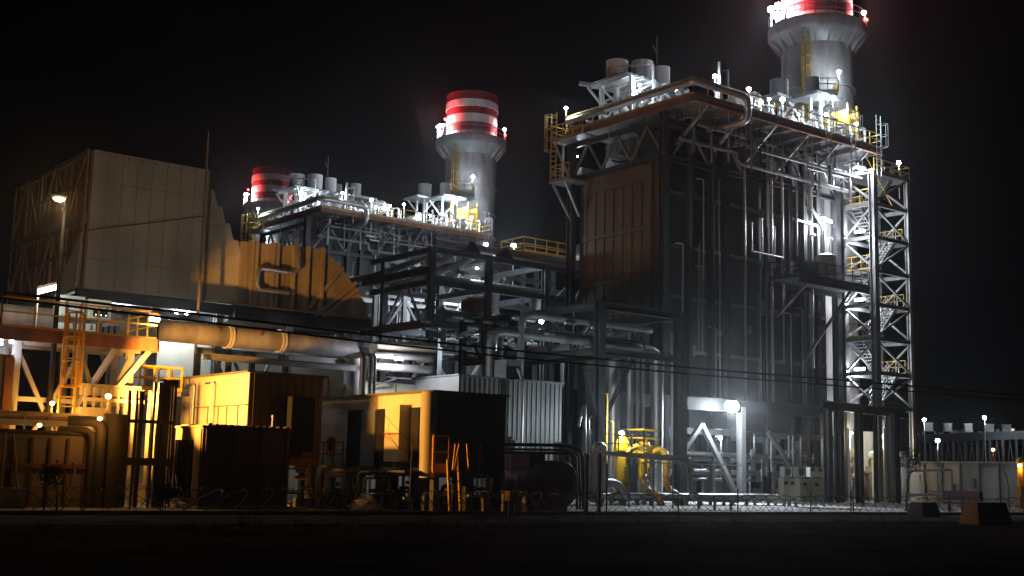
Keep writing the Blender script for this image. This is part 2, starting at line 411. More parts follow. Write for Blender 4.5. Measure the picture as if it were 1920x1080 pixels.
    MB().box(60, 64, 67.9, 68.6, 23.6, 24.4).build('duct_box', 'pale_steel', t)
    # goods lift frame at the deck edge, posts and goal-post bracket
    MB().bar((62.1, 56.0, DZ+.1), (62.1, 56.0, 30.1), .2).build('mast_post', 'pale_steel', t)
    MB().bar((62.9, 55.9, DZ-1), (62.9, 55.9, 29.7), .09).bar((62.9, 55.9, 29.7), (62.2, 56.2, 29.5), .09).build('hanger_bracket', 'pale_steel', t)
    MB().tube([(64.85, 64.9, DZ), (64.85, 64.9, 35)], .03, 6).bar((64.85, 64.9, 33.7), (64.6, 65.1, 34.3), .06).build('lightning_rod', 'steel', t)
    c = MB().box(78.2, 79.6, 57.2, 59.4, 28.6, 28.75).box(78.2, 78.35, 57.2, 59.4, 28.75, 30.3).box(79.45, 79.6, 57.2, 59.4, 28.75, 30.3)
    for y in (57.2, 58.3, 59.3): c.bar((78.25, y, 30.3), (79.55, y, 30.3), .1)
    c.bar((78.3, 57.3, 27.1), (78.3, 57.3, 30.8), .14).bar((79.5, 57.3, 27.1), (79.5, 57.3, 30.8), .14)
    c.build('hoist_frame', 'dull_yellow', t)
    return t
boiler = build_boiler('tall dark boiler block in the foreground with the long steel roof deck, right of centre')

def build_silencers(label):
    t = thing('silencer_stand', label, 'vent stack', (62, 63.4, DZ+.12), 'vent silencer stands on the boiler decks')
    z0 = DZ+.13; zt = 30.7
    for x, y in ((61, 63.6), (61, 66.9), (63.4, 63.6), (63.4, 66.9), (65.8, 63.6), (65.8, 66.9)):
        MB().bar((x, y, z0), (x, y, zt), .3).build('leg', 'pale_steel', t)
    b = MB()
    for x in (61, 63.4, 65.8):
        b.bar((x, 63.6, z0+.3), (x, 66.9, zt-.2), .14).bar((x, 66.9, z0+.3), (x, 63.6, zt-.2), .14)
    for y in (63.6, 66.9):
        b.bar((61, y, z0+.3), (63.4, y, 29.4), .14).bar((63.4, y, 29.4), (65.8, y, z0+.3), .14).bar((61, y, 29.4), (65.8, y, 29.4), .16).bar((61, y, 29.4), (63.4, y, zt), .14).bar((65.8, y, 29.4), (63.4, y, zt), .14)
    b.build('brace', 'pale_steel', t)
    MB().box(60.2, 66.4, 63.5, 67.6, zt, zt+.16).build('platform', 'steel', t)
    f = MB()
    for i in range(6): f.ibeam((60.4+i*1.2, 63, zt-.12), (60.4+i*1.2, 67.5, zt-.12), .12, .22)
    f.bar((60.2, 67.6, zt-.1), (61, 66.9, 29.2), .16).bar((60.2, 63, zt-.1), (61, 63.6, 29.2), .16)
    f.build('joist', 'pale_steel', t)
    MB().bar((61.1, 67.9, zt+.3), (60.3, 68.7, zt+.5), .3, .28).bar((61.4, 67.4, zt+.2), (61.1, 67.9, zt+.3), .45, .4).build('jib_beam', 'steel', t)
    MB().bar((66.4, 63.2, zt-.7), (68.4, 61.4, zt-1.3), .5, .3).build('jib_beam', 'pale_steel', t)
    for x, y, r, h in ((61.9, 66.2, .84, 1.75), (63.4, 65.0, .82, 1.75), (65.1, 64.6, .62, 1.6)):
        o = MB().lathe([(r, zt+.2), (r, zt+.2+h), (r*.93, zt+.2+h), (r*.93, zt+h-.5), (.01, zt+h-.5)], (x, y, 0), 28).build('silencer', 'pale_steel', t)
        MB().tube([(x, y, DZ+.5), (x, y, zt+.2)], .25, 10).build('vent_pipe', 'silver', o)
    MB().bar((62.2, 62.6, DZ+.1), (62.2, 62.6, 31.6), .1).bar((62.2, 62.6, 31.6), (61.2, 66.6, 32.2), .1).build('goal_post', 'pale_steel', t)
    return t
sil = build_silencers('three round vent silencers on a braced steel stand on the near boiler roof')
def build_back_silencers(label):
    t = thing('silencer_stand', label, 'vent stack', (76.5, 60, DZ+.12), 'vent silencer stands on the boiler decks')
    z0 = DZ+.13; zt = 31.2
    for x, y in ((74.9, 61), (74.9, 62.4), (76.1, 59.2), (77.4, 59.2), (77.4, 61), (76.2, 62.4)):
        MB().bar((x, y, z0), (x, y, zt), .2).build('leg', 'pale_steel', t)
    b = MB()
    for (x, y) in ((74.9, 61.7), (76.8, 60.2)):
        b.bar((x, y, zt-1.9), (x-1.3, y+.6, zt-.1), .14).bar((x, y, zt-1.9), (x+1.2, y-.9, zt-.1), .14)
        b.bar((x-.6, y, z0+.6), (x+.6, y, zt-1), .14)
    b.build('brace', 'pale_steel', t)
    MB().box(73.6, 76.4, 60.4, 63.2, zt, zt+.25).box(75.4, 78.6, 58.0, 60.39, zt, zt+.25).build('platform', 'steel', t)
    for x, y, r, h in ((75.4, 61.7, .75, 1.6), (76.6, 59.4, .6, 1.5)):
        MB().lathe([(r, zt+.25), (r, zt+.25+h), (r*.93, zt+.25+h), (r*.93, zt+h-.5), (.01, zt+h-.5)], (x, y, 0), 28).build('silencer', 'steel', t)
    return t
silb = build_back_silencers('two grey vent silencers on a flared stand beside the right hand tall chimney')

def build_chimney(label):
    cx, cy_ = 83.3, 64
    t = thing('chimney', label, 'chimney', (cx, cy_, 0), 'red and white banded chimneys')
    MB().lathe([(3, 0), (3, 39.75)], (cx, cy_, 0), 56).build('shaft', 'stack_grey', t)
    ws = MB()
    for i in range(12):
        a = i*math.pi/6+.2; z = 26.3 if i % 2 else 28.3; u = V((math.cos(a), math.sin(a), 0)); c = V((cx, cy_, 0))+u*3.005
        for zz, l in ((0, 10), (10, 8), (18, 8), (26.3, 4.6), (31, 6.7)):
            if (i + int(zz)) % 2: ws.bar(c+V((0, 0, zz)), c+V((0, 0, zz+l)), .035)
    ws.build('weld_seam', 'stack_grey', t)
    rg = MB()
    for z in (26.3, 28.3, 31.0, 34.2): rg.lathe([(3, z-.08), (3.16, z-.08), (3.16, z+.08), (3, z+.08)], (cx, cy_, 0), 56)
    build_each(rg, 'flange_ring', 'stack_grey', t)
    MB().lathe([(3.0, 37.9), (3.25, 38.15), (4.0, 38.8), (4.15, 39.05), (4.15, 39.75), (3.0, 39.76)], (cx, cy_, 0), 56).build('platform_cone', 'steel', t)
    gs = MB()
    for i in range(20):
        a = i*math.pi/10; u = V((math.cos(a), math.sin(a), 0)); c = V((cx, cy_, 0))
        gs.prism([c+u*3+V((0, 0, 37.4)), c+u*4.12+V((0, 0, 38.95)), c+u*3+V((0, 0, 38.95))], V((-u.y, u.x, 0))*.06)
    build_each(gs, 'gusset', 'stack_grey', t)
    z = 39.77
    for nm, h, m, r in (('white_band', .8, 'white', 3), ('red_band', 1.0, 'red', 3), ('white_band', 1.0, 'white', 3), ('red_band', .85, 'red', 3), ('white_band', .85, 'white', 3.1), ('red_band', 1.0, 'red', 3)):
        MB().lathe([(r, z), (r, z+h-.004)], (cx, cy_, 0), 56).build(nm, m, t); z += h
    MB().lathe([(3.001, z-.15), (3.06, z-.15), (3.06, z+.02), (2.8, z+.02), (2.8, z-.5), (.1, z-.5)], (cx, cy_, 0), 56).build('rim', 'red', t)
    n = 30; ring = [V((cx+4.08*math.cos(2*math.pi*i/n), cy_+4.08*math.sin(2*math.pi*i/n), 39.76)) for i in range(n+1)]
    MB().rail(ring, 1.15, .028, 1).build('railing', 'steel', t)
    fx = V((-.72, -.69, 0)); c = V((cx, cy_, 0)); sd = V((-fx.y, fx.x, 0))
    la = c + (fx*.93 + sd*-.36).normalized()*3.2
    ln = (la-c).normalized(); ls = V((-ln.y, ln.x, 0))
    MB().ladder(la+V((0, 0, 27)), la+V((0, 0, 39.7)), .6, ls, .03, True, ln).build('caged_ladder', 'dull_yellow', t)
    pl = c + (fx*.99+sd*-.05).normalized()*3.6; pz = 32.7
    a = math.atan2(pl.y-c.y, pl.x-c.x); arc = [c+V((5.1*math.cos(a+q), 5.1*math.sin(a+q), pz)) for q in (-.25, -.08, .1, .27)]
    inn = [c+V((3.02*math.cos(a+q), 3.02*math.sin(a+q), pz)) for q in (.4, .15, -.1, -.35)]
    o = MB().prism(arc+inn, (0, 0, .12)).build('landing', 'steel', t)
    MB().rail([p+V((0, 0, .12)) for p in [inn[3]]+arc+[inn[0]]], 1.1, .03, .8).build('railing', 'dull_yellow', o)
    MB().box(cx-3.9, cx-2.9, cy_-1.5, cy_-1.2, 31.2, 32.9).build('ladder_screen', 'dull_yellow', t)
    return t
chim = build_chimney('right hand tall grey chimney, nearest, its red and white top cut by the picture edge')

def chimney_lights(off, tag_, k=1.0):
    c = V((83.3, 64, 0))+V(off); L = V((-.785, .62, 0)); Fw = V((-.62, -.785, 0))
    g = 'floodlights on the chimney platforms'
    for i, (al, fw, z, p, w) in enumerate(((3.7, .9, 40.7, 600, 'lowest'), (3.2, 2.1, 41.2, 600, 'nearest'), (3.95, .1, 41.6, 200, 'highest'), (3.5, 1.5, 40.5, 300, 'inner'), (3.6, 1.2, 41.5, 400, 'central'))):
        q = c+L*al+Fw*fw; q.z = z
        lamp(q, f'{w} one of the five white floodlights at the left of {tag_}', p*k, g, z-39.8, .2 if k < 2 else .3, 'floodlight', 'floodlight', drop=.3)
    q = c-L*3.9+Fw*.6; q.z = 41.3
    lamp(q, f'single white floodlight on the right side of {tag_}', 300*k, g, 1.5, .2, 'floodlight', 'floodlight', drop=.3)
    q = c+L*3.0+Fw*2.6; q.z = 41.8
    rr = 'red aircraft warning lamps'
    lamp(q, f'red warning lamp among the left floodlights on {tag_}', 700*k, rr, 2.0, .14, 'warning light', 'warning_lamp', 'red_glow', (1, .03, .02), drop=-.35)
    q = c-L*4.0+Fw*1.0; q.z = 40.5
    lamp(q, f'red warning lamp at the right railing of {tag_}', 300*k, rr, .7, .14, 'warning light', 'warning_lamp', 'red_glow', (1, .03, .02), drop=-.3)
    q = c+Fw*4.9-L*.5; q.z = 34.5
    lamp(q, f'white lamp on the shaft landing of {tag_}', 300*k**.5, 'lamps on the chimney landings', 1.5, .17, 'lamp', 'landing_lamp', drop=.4)

R_LAMPS = [((61.6, 56.0, 28.95), 130, 'at the corner post of'), ((65.0, 55.9, 28.75), 130, 'beside the first steam drum of'), ((69.3, 56.4, 29.0), 150, 'under the back silencers of'),
           ((74.0, 56.1, 28.75), 120, 'by the caged ladders of'), ((78.1, 56.4, 28.9), 120, 'at the right end of'), ((77.1, 57.8, 31.1), 800, 'highest, on a tall pole above'),
           ((61.2, 63.0, 29.9), 260, 'under the three silencers on'), ((58.4, 68.0, 28.7), 110, 'at the far left end of')]
def deck_lamps(off, nm, k=1):
    for (p, e, w) in R_LAMPS:
        p = V(p)+V(off)
        lamp(p, f'white deck lamp {w} {nm}', e*k*2*random.uniform(.75, 1.35), 'white lamps on the boiler decks', p.z-off[2]-27.15, random.uniform(.12, .19), drop=.35)
    for p, w in (((67.3, 56.0, 28.5), 'beside the middle drum of'), ((71.4, 56.6, 28.3), 'among the valves at the middle of'), ((75.2, 60.2, 29.3), 'between the legs of the back silencers on'), ((63.7, 65.9, 28.6), 'low among the legs of the three silencers on'), ((79.2, 58.6, 28.2), 'behind the right end railing of'), ((60.2, 58.4, 28.3), 'behind the large edge pipe of')):
        lamp(V(p)+V(off), f'small white lamp {w} {nm}', 90*k*random.uniform(.7, 1.4), 'small white lamps on the boiler decks', p[2]-27.15, random.uniform(.08, .13), name='small_deck_lamp', drop=.25)
    # lamps inside the level under the deck
    for x, y, z, e in ((59.9, 68.4, 25.3, 90),):
        lamp(V((x, y, z))+V(off), f'white lamp under the left end of {nm}', e*k, 'white lamps on the boiler decks', .2, .1, drop=.3)
UN = (0, 50, 0); UF = (0, 100, 0)
dup(boiler, UN, 'farther boiler block behind the pipe racks, left of centre, under the middle chimney')
dup(sil, UN, 'three round vent silencers on a stand on the farther boiler roof, by the left chimney')
dup(silb, UN, 'two grey vent silencers on a flared stand beside the middle chimney')
dup(silb, (-8.5, 55, -.6), 'pair of vents between the two other vent stands on the farther boiler roof')
dup(chim, UN, 'middle chimney, whole red and white banded top showing against the sky')
dup(chim, UF, 'leftmost and smallest chimney with red and white bands, partly behind the farther boiler')
chimney_lights((0, 0, 0), 'the nearest right hand chimney', 3.0)
chimney_lights(UN, 'the middle chimney', 1)
chimney_lights(UF, 'the leftmost chimney', 1)
deck_lamps((0, 0, 0), 'the near boiler deck')
deck_lamps(UN, 'the farther boiler deck', 1.5)

# ------------------------------------------------------------------ stair tower at the right end
def stair_tower():
    x0, y0 = 79.5, 56.0; x1 = 84.0; y1 = W(1581, 420, x=79.5).y
    t = thing('stair_tower', 'open steel stair tower with zigzag bracing at the right end of the near boiler', 'stair tower', (x0, y0, 0))
    tops = 25.2
    for (x, y, w) in ((x0, y0, .5), (x1, y0, .34), (x0, y1, .4), (x1, y1, .34)):
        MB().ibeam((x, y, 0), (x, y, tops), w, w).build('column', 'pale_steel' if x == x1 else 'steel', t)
    lv = [7.2+2.62*i for i in range(8)]
    for i, z in enumerate(lv):
        m = MB(); m.ibeam((x0, y0, z-.15), (x1, y0, z-.15), .2, .3).ibeam((x0, y1, z-.15), (x1, y1, z-.15), .2, .3)
        m.ibeam((x0, y0, z-.15), (x0, y1, z-.15), .2, .3).ibeam((x1, y0, z-.15), (x1, y1, z-.15), .2, .3)
        m.build('tie_beam', 'steel', t)
    br = MB()
    for i, (a, b) in enumerate(zip(lv, lv[1:])):
        f = i % 2
        for y in (y0, y1): br.bar((x1 if f else x0, y, a), (x0 if f else x1, y, b-.3), .14)
        for x in (x0, x1): br.bar((x, y1 if f else y0, a), (x, y0 if f else y1, b-.3), .14)
    br.build('brace', 'steel', t)
    for i in range(0, 7):
        a, b = lv[i], lv[i+1]; f = i % 2
        ya = y0+.5 if not f else y0+1.9; w = .9
        xs, xe = (x0+1.0, x1-.9) if not f else (x1-.9, x0+1.0)
        s = MB()
        for yy in (ya, ya+w): s.bar((xs, yy, a), (xe, yy, b), .06, .25)
        for k in range(11):
            u = (k+.5)/11; x = xs+(xe-xs)*u; z = a+(b-a)*u; s.box(x-.13, x+.13, ya+.03, ya+w-.03, z-.02, z+.02)
        o = s.build('stair_flight', 'steel', t)
        r = MB()
        for yy in (ya, ya+w):
            r.bar((xs, yy, a+1), (xe, yy, b+1), .06)
            r.bar((xs, yy, a+.55), (xe, yy, b+.55), .045)
            for u in (0, .33, .66, 1): p = V((xs+(xe-xs)*u, yy, a+(b-a)*u)); r.bar(p, p+V((0, 0, 1)), .05)
        r.build('handrail', 'steel', o)
        xa, xb = (x1-.9, x1-.1) if not f else (x0+.1, x0+1.0)
        o = MB().box(xa, xb, y0+.4, y0+3.0, b-.06, b).build('landing', 'steel', t)
        e = xb if not f else xa
        MB().rail([(e, y0+.45, b), (e, y0+2.95, b)], 1.1, .03, .9).build('railing', 'dull_yellow', o)
    MB().box(x0-.2, x1+.2, y0-.2, y1+.2, 25.15, 25.25).build('top_landing', 'steel', t)
    MB().rail([(x0, y0-.15, 25.25), (x1+.15, y0-.15, 25.25), (x1+.15, y1, 25.25)], 1.1, .035, 1.2).bar((x0-.5, y0+.3, 26.6), (x1-1.5, y0+.3, 23), .06).build('railing', 'dull_yellow', t)
    return t, lv, (x0, x1, y0, y1)
tower, LV, (tx0, tx1, ty0, ty1) = stair_tower()
for i, (py, w) in enumerate(((434, 'upper'), (562, 'middle'), (692, 'lowest'))):
    p = W(1612, py, x=tx0+.9)
    tube_lamp(p+V((0, .45, 0)), p-V((0, .45, 0)), f'{w} white tube lamp on the stair tower landings', 650, 'tube lamps in the stair tower', .1)
lamp(W(1685, 305, x=84.2), 'white lamp on a tall thin pole above the stair tower', 160, None, 3, .17, 'lamp', 'pole_lamp', drop=.4)
p = W(1613, 315, y=56.4); tube_lamp(p-V((.55, 0, .02)), p+V((.55, 0, .02)), 'bright tube lamp under the deck end above the stair tower', 700, None, .11)

# ------------------------------------------------------------------ tank gallery on the boiler's long side
def tank_gallery():
    z = W(1530, 520, y=56.6).z; xa = W(1475, 510, y=56.6).x; xb = W(1607, 520, y=56.6).x
    t = thing('side_gallery', 'dark gallery with railings jutting from the long side of the near boiler', 'platform', (xa, 56.6, z))
    MB().box(xa, xb, 55.4, 58.3, z-.45, z-.3).build('floor', 'dark_steel', t)
    m = MB()
    for y in (55.5, 58.2): m.ibeam((xa, y, z-.65), (xb, y, z-.65), .2, .4)
    m.bar((xb-2.2, 55.6, z-.8), (xb-4.2, 58.4, z-6), .22).bar((xa+1, 55.6, z-.8), (xa+1, 58.4, z-3), .18)
    m.build('bearer', 'dark_steel', t)
    MB().rail([(xa, 58.2, z-.3), (xa, 55.5, z-.3), (xb, 55.5, z-.3), (xb, 58.2, z-.3)], 1.15, .035, 1.1).build('railing', 'dark_steel', t)
    c = W(1549, 500, y=56.9)
    k = thing('tank', 'upright dark tank with a rounded shiny top on the side gallery', 'tank', (c.x, 56.9, z-.29))
    MB().lathe([(.78, z-.29), (.78, z+1.65), (.7, z+1.85), (.4, z+2.0), (.01, z+2.05)], (c.x, 56.9, 0), 24).build('shell', 'lagging', k)
    MB().lathe([(.8, z+.3), (.82, z+.3), (.82, z+.38), (.8, z+.38)], (c.x, 56.9, 0), 24).build('band', 'dark_steel', k)
    s = MB()
    for dx in (-1.4, -1.1, 1.0): s.tube([(c.x+dx, 57.4, z-.3), (c.x+dx, 57.4, z+3.4), (c.x+dx+.5, 57.4, z+3.4)], .09, 8, .2)
    s.build('feed_pipe', 'silver', k)
    p = W(1550, 411, y=57.3)
    tube_lamp(p-V((.55, 0, -.06)), p+V((.6, 0, -.14)), 'bright tube lamp on a bracket above the tank gallery', 2200, None, .1, drop=.55, hang=p+V((-1.6, .9, 1.0)))
    MB().bar(p+V((-.2, .1, -.1)), (p.x-.2, 57.4, z-.3), .12).build('lamp_post', 'pale_steel', t)
    b = W(1508, 455, y=57.9)
    c2 = thing('valve_box', 'small dark equipment cabinet left of the gallery tank', 'cabinet', (b.x, 57.5, z-.29))
    MB().box(b.x-.35, b.x+.5, 57.2, 58.0, z-.29, z+1.3).build('body', 'dark_steel', c2); MB().bar((b.x-.3, 57.18, z+.9), (b.x+.4, 57.18, z+.9), .04).build('handle', 'silver', c2)
tank_gallery()

# ------------------------------------------------------------------ open steel base of the near boiler
def base_frame():
    t = thing('base_frame', 'open steel frame with heavy beam under the near boiler, lit by the floodlight', 'steel frame', (58.3, 56, 0))
    z = 6.6
    for px in (1245, 1390, 1553, 1575, 1611, 1642, 1670, 1680):
        y = 56 if px < 1500 else 54.2; c = W(px, 860, y=y); w = .42 if px != 1642 else .2
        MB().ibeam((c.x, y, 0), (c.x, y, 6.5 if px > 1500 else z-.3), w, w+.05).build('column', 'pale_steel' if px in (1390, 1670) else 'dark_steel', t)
    MB().ibeam((52.5, 56, z-.35), (72.6, 56, z-.2), .35, .85).build('girder', 'dark_steel', t)
    MB().ibeam((70.6, 54.2, 6.75), (80.5, 54.2, 6.5), .4, .6).ibeam((72, 54.2, 6.6), (75, 58, 6.6), .3, .5).ibeam((79.8, 54.2, 6.5), (83, 58, 6.5), .3, .5).build('girder', 'dark_steel', t)
    a = W(1315, 795, y=56); b = W(1222, 935, y=56); c = W(1382, 930, y=56)
    MB().bar(a, b, .28).bar(a, c, .3).build('brace', 'pale_steel', t)
    a = W(1440, 810, y=56.2); c = W(1500, 900, y=56.2); MB().bar(a, c, .25).build('brace', 'steel', t)
    for y in (60, 64, 67.5):
        for x in (60, 64.5, 69, 73.5, 77): MB().ibeam((x, y, 0), (x, y, 4.9), .4, .4).build('column', 'dark_steel', t)
    m = MB()
    for y in (58, 60.5, 63, 65.5): m.ibeam((58.5, y, 4.6), (78, y, 4.6), .25, .4)
    m.build('joist', 'steel', t)
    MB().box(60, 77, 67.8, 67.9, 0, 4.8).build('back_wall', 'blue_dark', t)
base_frame()
fl = W(1372, 762, y=54.7)
lamp(fl, 'very bright white floodlight near the foot of the boiler, on the pale column', 350, None, .25, .46, 'floodlight', 'floodlight', drop=.8)
point(None, fl+V((-.35, -.5, -.3)), 9500, COOL, .15, 105, (55, 47.5, 0))
lamp(W(1352, 821, y=60), 'white lamp under the boiler, left of the pale column', 450, 'small lamps under the boiler', 3.0, .15, drop=.3)
lamp(W(1654, 818, y=58), 'white lamp among the dark columns under the stair tower', 500, 'small lamps under the boiler', 3.5, .18, drop=.3)
# pipe bundles under the boiler
def pipe_bundle():
    t = thing('pipe_manifold', 'horizontal lagged pipes on low supports under the boiler, behind the pale column', 'pipework', (64, 58.5, 0))
    for i, (z, r) in enumerate(((3.1, .16), (2.75, .14), (1.9, .2), (1.4, .1))):
        y = 58.2+.35*i
        MB().tube([(61+i*.3, y, z), (72.5-i*.3, y, z)], r, 9).build('pipe', 'lagging', t)
    s = MB()
    for x in (61.5, 64, 66.5, 69, 71.5): s.bar((x, 58.3, 0), (x, 58.3, 2.9), .14).bar((x, 59.4, 0), (x, 59.4, 2.4), .14)
    s.build('support', 'steel', t)
    for px in (1415, 1446, 1479, 1487, 1501, 1541):
        c = W(px, 850, y=57.4); MB().tube([(c.x, 57.4, 2), (c.x, 57.4, 4.6)], .06, 8).build('riser_pipe', 'lagging', t)
    for i in range(14):
        c = W(random.uniform(1400, 1530), random.uniform(845, 900), y=57.6)
        MB().lathe([(.2, -.03), (.2, .03)], c, 12, random.choice('xyz')).tube([c-V((0, 0, .4)), c+V((0, 0, .3))], .07, 7).build('valve', random.choice(('silver', 'steel', 'lagging')), t)
pipe_bundle()

# ------------------------------------------------------------------ air intake filter house and duct
FX, FY = 19.9, 58.0
def filter_house():
    t = thing('filter_house', 'big beige intake filter house on steel legs with open meshed left side', 'filter house', (FX, FY, 0))
    X1 = 26.0; Y1 = 69.4; Z0 = 9.75; Z1 = 16.5
    MB().box(FX+.05, X1, FY, Y1, Z0, Z1).build('housing', 'cream', t)
    # seams on the long wall
    s = MB()
    s.bar(W(165, 432, y=FY-.02), W(385, 405, y=FY-.02), .05)
    s.bar((X1-.05, FY-.02, Z0), (X1-.05, FY-.02, Z1), .1)
    s.build('seam', 'end_cladding', t)
    s = MB()
    for i in range(1, 8): x = FX+i*.75; s.box(x-.012, x+.012, FY-.012, FY-.003, Z0+.02, Z1-.02)
    for z in (11.2, 15.0): s.box(FX+.06, X1-.02, FY-.016, FY-.0125, z-.012, z+.012)
    for i in range(9): x = FX+.4+i*.68; s.box(x-.05, x+.05, FY-.02, FY-.003, Z1-.25, Z1-.12)
    s.build('panel_joint', 'duct_paint', t)
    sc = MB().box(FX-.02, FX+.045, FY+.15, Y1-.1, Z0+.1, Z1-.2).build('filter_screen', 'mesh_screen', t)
    f = MB()
    for y in [FY+.1+i*(Y1-FY-.2)/5 for i in range(6)]: f.bar((FX-.2, y, Z0), (FX-.2, y, Z1), .1)
    for z in (Z0+.1, 11.6, 14.9, Z1-.1): f.bar((FX-.2, FY, z), (FX-.2, Y1, z), .14)
    f.box(FX-.3, FX-.08, FY, Y1, 12.9, 13.4)
    for i in range(5):
        a = FY+.1+i*(Y1-FY-.2)/5; b = a+(Y1-FY-.2)/5
        for za, zb in ((Z0, 12.9), (13.4, Z1)):
            f.bar((FX-.25, a if i % 2 else b, za), (FX-.25, b if i % 2 else a, zb), .09)
    for i in range(11): y = FY+.6+i*1.0; f.bar((FX-.12, y, Z0), (FX-.12, y, Z1), .035)
    f.build('screen_frame', 'brown_frame', t)
    c0, c1 = W(162, 437, x=FX-.1), W(112, 548, x=FX-.1)
    MB().prism([(FX-.35, c0.y, c0.z), (FX-.35, c1.y, c1.z), (FX-.35, FY+.02, c1.z-.1)], (.05, 0, 0)).build('hood_side', 'cream', t)
    # dark base beams and legs
    m = MB()
    m.box(FX-.2, 36, FY+.1, FY+.55, Z0-.55, Z0-.03).box(FX-.2, 36, Y1-.8, Y1-.4, Z0-.55, Z0-.03)
    for x in (20.2, 23, 26, 29, 32, 35.5): m.box(x-.15, x+.15, FY+.56, Y1-.81, Z0-.5, Z0-.1)
    m.build('base_beam', 'dark_steel', t)
    for x in (20.2, 23.6, 27, 31, 35):
        for y in (FY+.35, Y1-.6): MB().ibeam((x, y, 0), (x, y, Z0-.56), .4, .4).build('leg', 'steel', t)
    br = MB()
    for a, b in ((20.2, 23.6), (27, 31)):
        br.bar((a, FY+.35, 1), (b, FY+.35, 8.8), .16).bar((b, FY+.35, 1), (a, FY+.35, 8.8), .16)
    br.build('brace', 'steel', t)
    return t
filter_house()
def intake_duct():
    t = thing('intake_duct', 'ribbed beige air duct stepping down right of the filter house', 'duct', (26, FY, 9.7))
    # stepped transition: overlapping shingled plates
    m = MB()
    n = 7
    for i in range(n):
        u0, u1 = i/n, (i+1)/n
        za = 15.55-(15.55-9.9)*u0; zb = 15.55-(15.55-9.9)*u1
        xe = 26.1 + 1.75*min(1, (u0+u1)/2/.5)+.12
        y0 = FY+.02+.03*i; y1 = 68-.2*i
        m.prism([(26.02, y0, za), (xe-(.26 if u1 < .6 else .05), y0, za-.02), (xe, y0, zb-.1), (26.02, y0-.14, zb-.06)], (0, y1-y0, 0))
    m.build('transition', 'cream', t)
    A = [W(*p, y=FY+.05) for p in ((452, 452), (603, 467), (640, 500), (688, 573), (690, 597), (446, 572))]
    A = [(max(p.x, 27.4), FY+.05, p.z) for p in A]
    MB().prism(A, (0, 8.5, 0)).build('duct_body', 'duct_paint', t)
    r = MB()
    for px in (473, 481, 512, 520, 551, 577, 605):
        a = W(px, 452 + (px-452)*.1, y=FY-.03); b = W(px-3, 574+(px-450)*.1, y=FY-.03)
        r.box(a.x-.09, a.x+.09, FY-.2, FY+.04, b.z, a.z+.06)
    for (a, b) in (((568, 588), (643, 502)), ((590, 592), (668, 530)), ((605, 594), (671, 541))):
        r.bar(W(*a, y=FY-.05), W(*b, y=FY-.05), .16, .2)
    a = W(662, 560, y=FY); b = W(662, 597, y=FY); r.box(a.x-.06, a.x+.06, FY-.1, FY+.04, b.z, a.z)
    a = W(446, 570, y=FY); r.box(27.5, 35.7, FY-.24, FY+.04, a.z-.1, a.z+.02)
    for i in range(16): x = 28+i*.3; r.box(x-.02, x+.02, FY+.02, FY+.06, 10, 12.8)
    r.build('flange_rib', 'duct_paint', t)
    a = W(440, 578, y=FY-.3); b = W(676, 605, y=FY-.3)
    MB().prism([W(440, 577, y=FY-.3), W(676, 602, y=FY-.3), W(676, 620, y=FY-.3), W(440, 600, y=FY-.3)], (0, 8, 0)).build('support_beam', 'dark_steel', t)
    k = thing('loop_pipe', 'bent silver pipe looping in front of the beige duct', 'pipe', W(540, 550, y=FY-.55))
    MB().tube([W(*p, y=FY-.5) for p in ((556, 449), (559, 505), (545, 512), (484, 502), (480, 542), (542, 550))], .12, 9, .35).build('pipe', 'silver', k)
    MB().bar(W(558, 470, y=FY-.5), W(558, 470, y=FY+.1), .06).bar(W(482, 520, y=FY-.5), W(482, 520, y=FY+.1), .06).build('clip', 'steel', k)
intake_duct()
# mast
a = W(390, 266, y=54.5); b = W(371, 600, y=54.5)
t = thing('lightning_mast', 'thin rusty mast standing before the beige filter house', 'mast', (a.x, 54.5, 0))
MB().tube([(b.x, 54.5, 0), (a.x, 54.5, a.z)], [.085, .055], 8).build('pole', 'brown_frame', t); MB().tube([a, a+V((0, 0, .5))], .02, 6).build('tip', 'silver', t)
# lower hall wall under the filter house (pale) and turbine hall wall
def hall():
    t = thing('turbine_hall', 'pale cream hall wall behind the big pipe and the containers', 'building', (19, 60.5, 0))
    MB().box(24.2, 35.9, 60.2, 66, 0, 8.9).build('wall', 'cream', t)
    b = MB().box(27.2, 39.5, 53.9, 57.5, 0, 6.0); b.build('wall', 'cream', t)
    s = MB()
    for x in (29, 31, 33, 35, 37): s.bar((x, 53.88, .2), (x, 53.88, 6), .05)
    s.bar((27.2, 53.88, 5.0), (39.5, 53.88, 5.2), .06); s.build('seam', 'end_cladding', t)
    for px, py, w, h in ((716, 685, .9, .55), (745, 702, 1.0, .4), (795, 725, .6, .7)):
        c = W(px, py, y=53.8); o = MB().box(c.x-w/2, c.x+w/2, 53.4, 53.86, c.z-h/2, c.z+h/2).build('window_unit', 'dark_steel', t)
        MB().box(c.x-w/2-.06, c.x+w/2+.06, 53.3, 53.39, c.z-h/2-.06, c.z-h/2+.02).build('sill', 'pale_steel', o)
    c = W(703, 722, y=53.5); MB().bar(c, c+V((.9, -.5, .35)), .05).bar(c+V((0, 0, .5)), c+V((.9, -.5, .4)), .05).build('bracket', 'dark_steel', t)
hall()
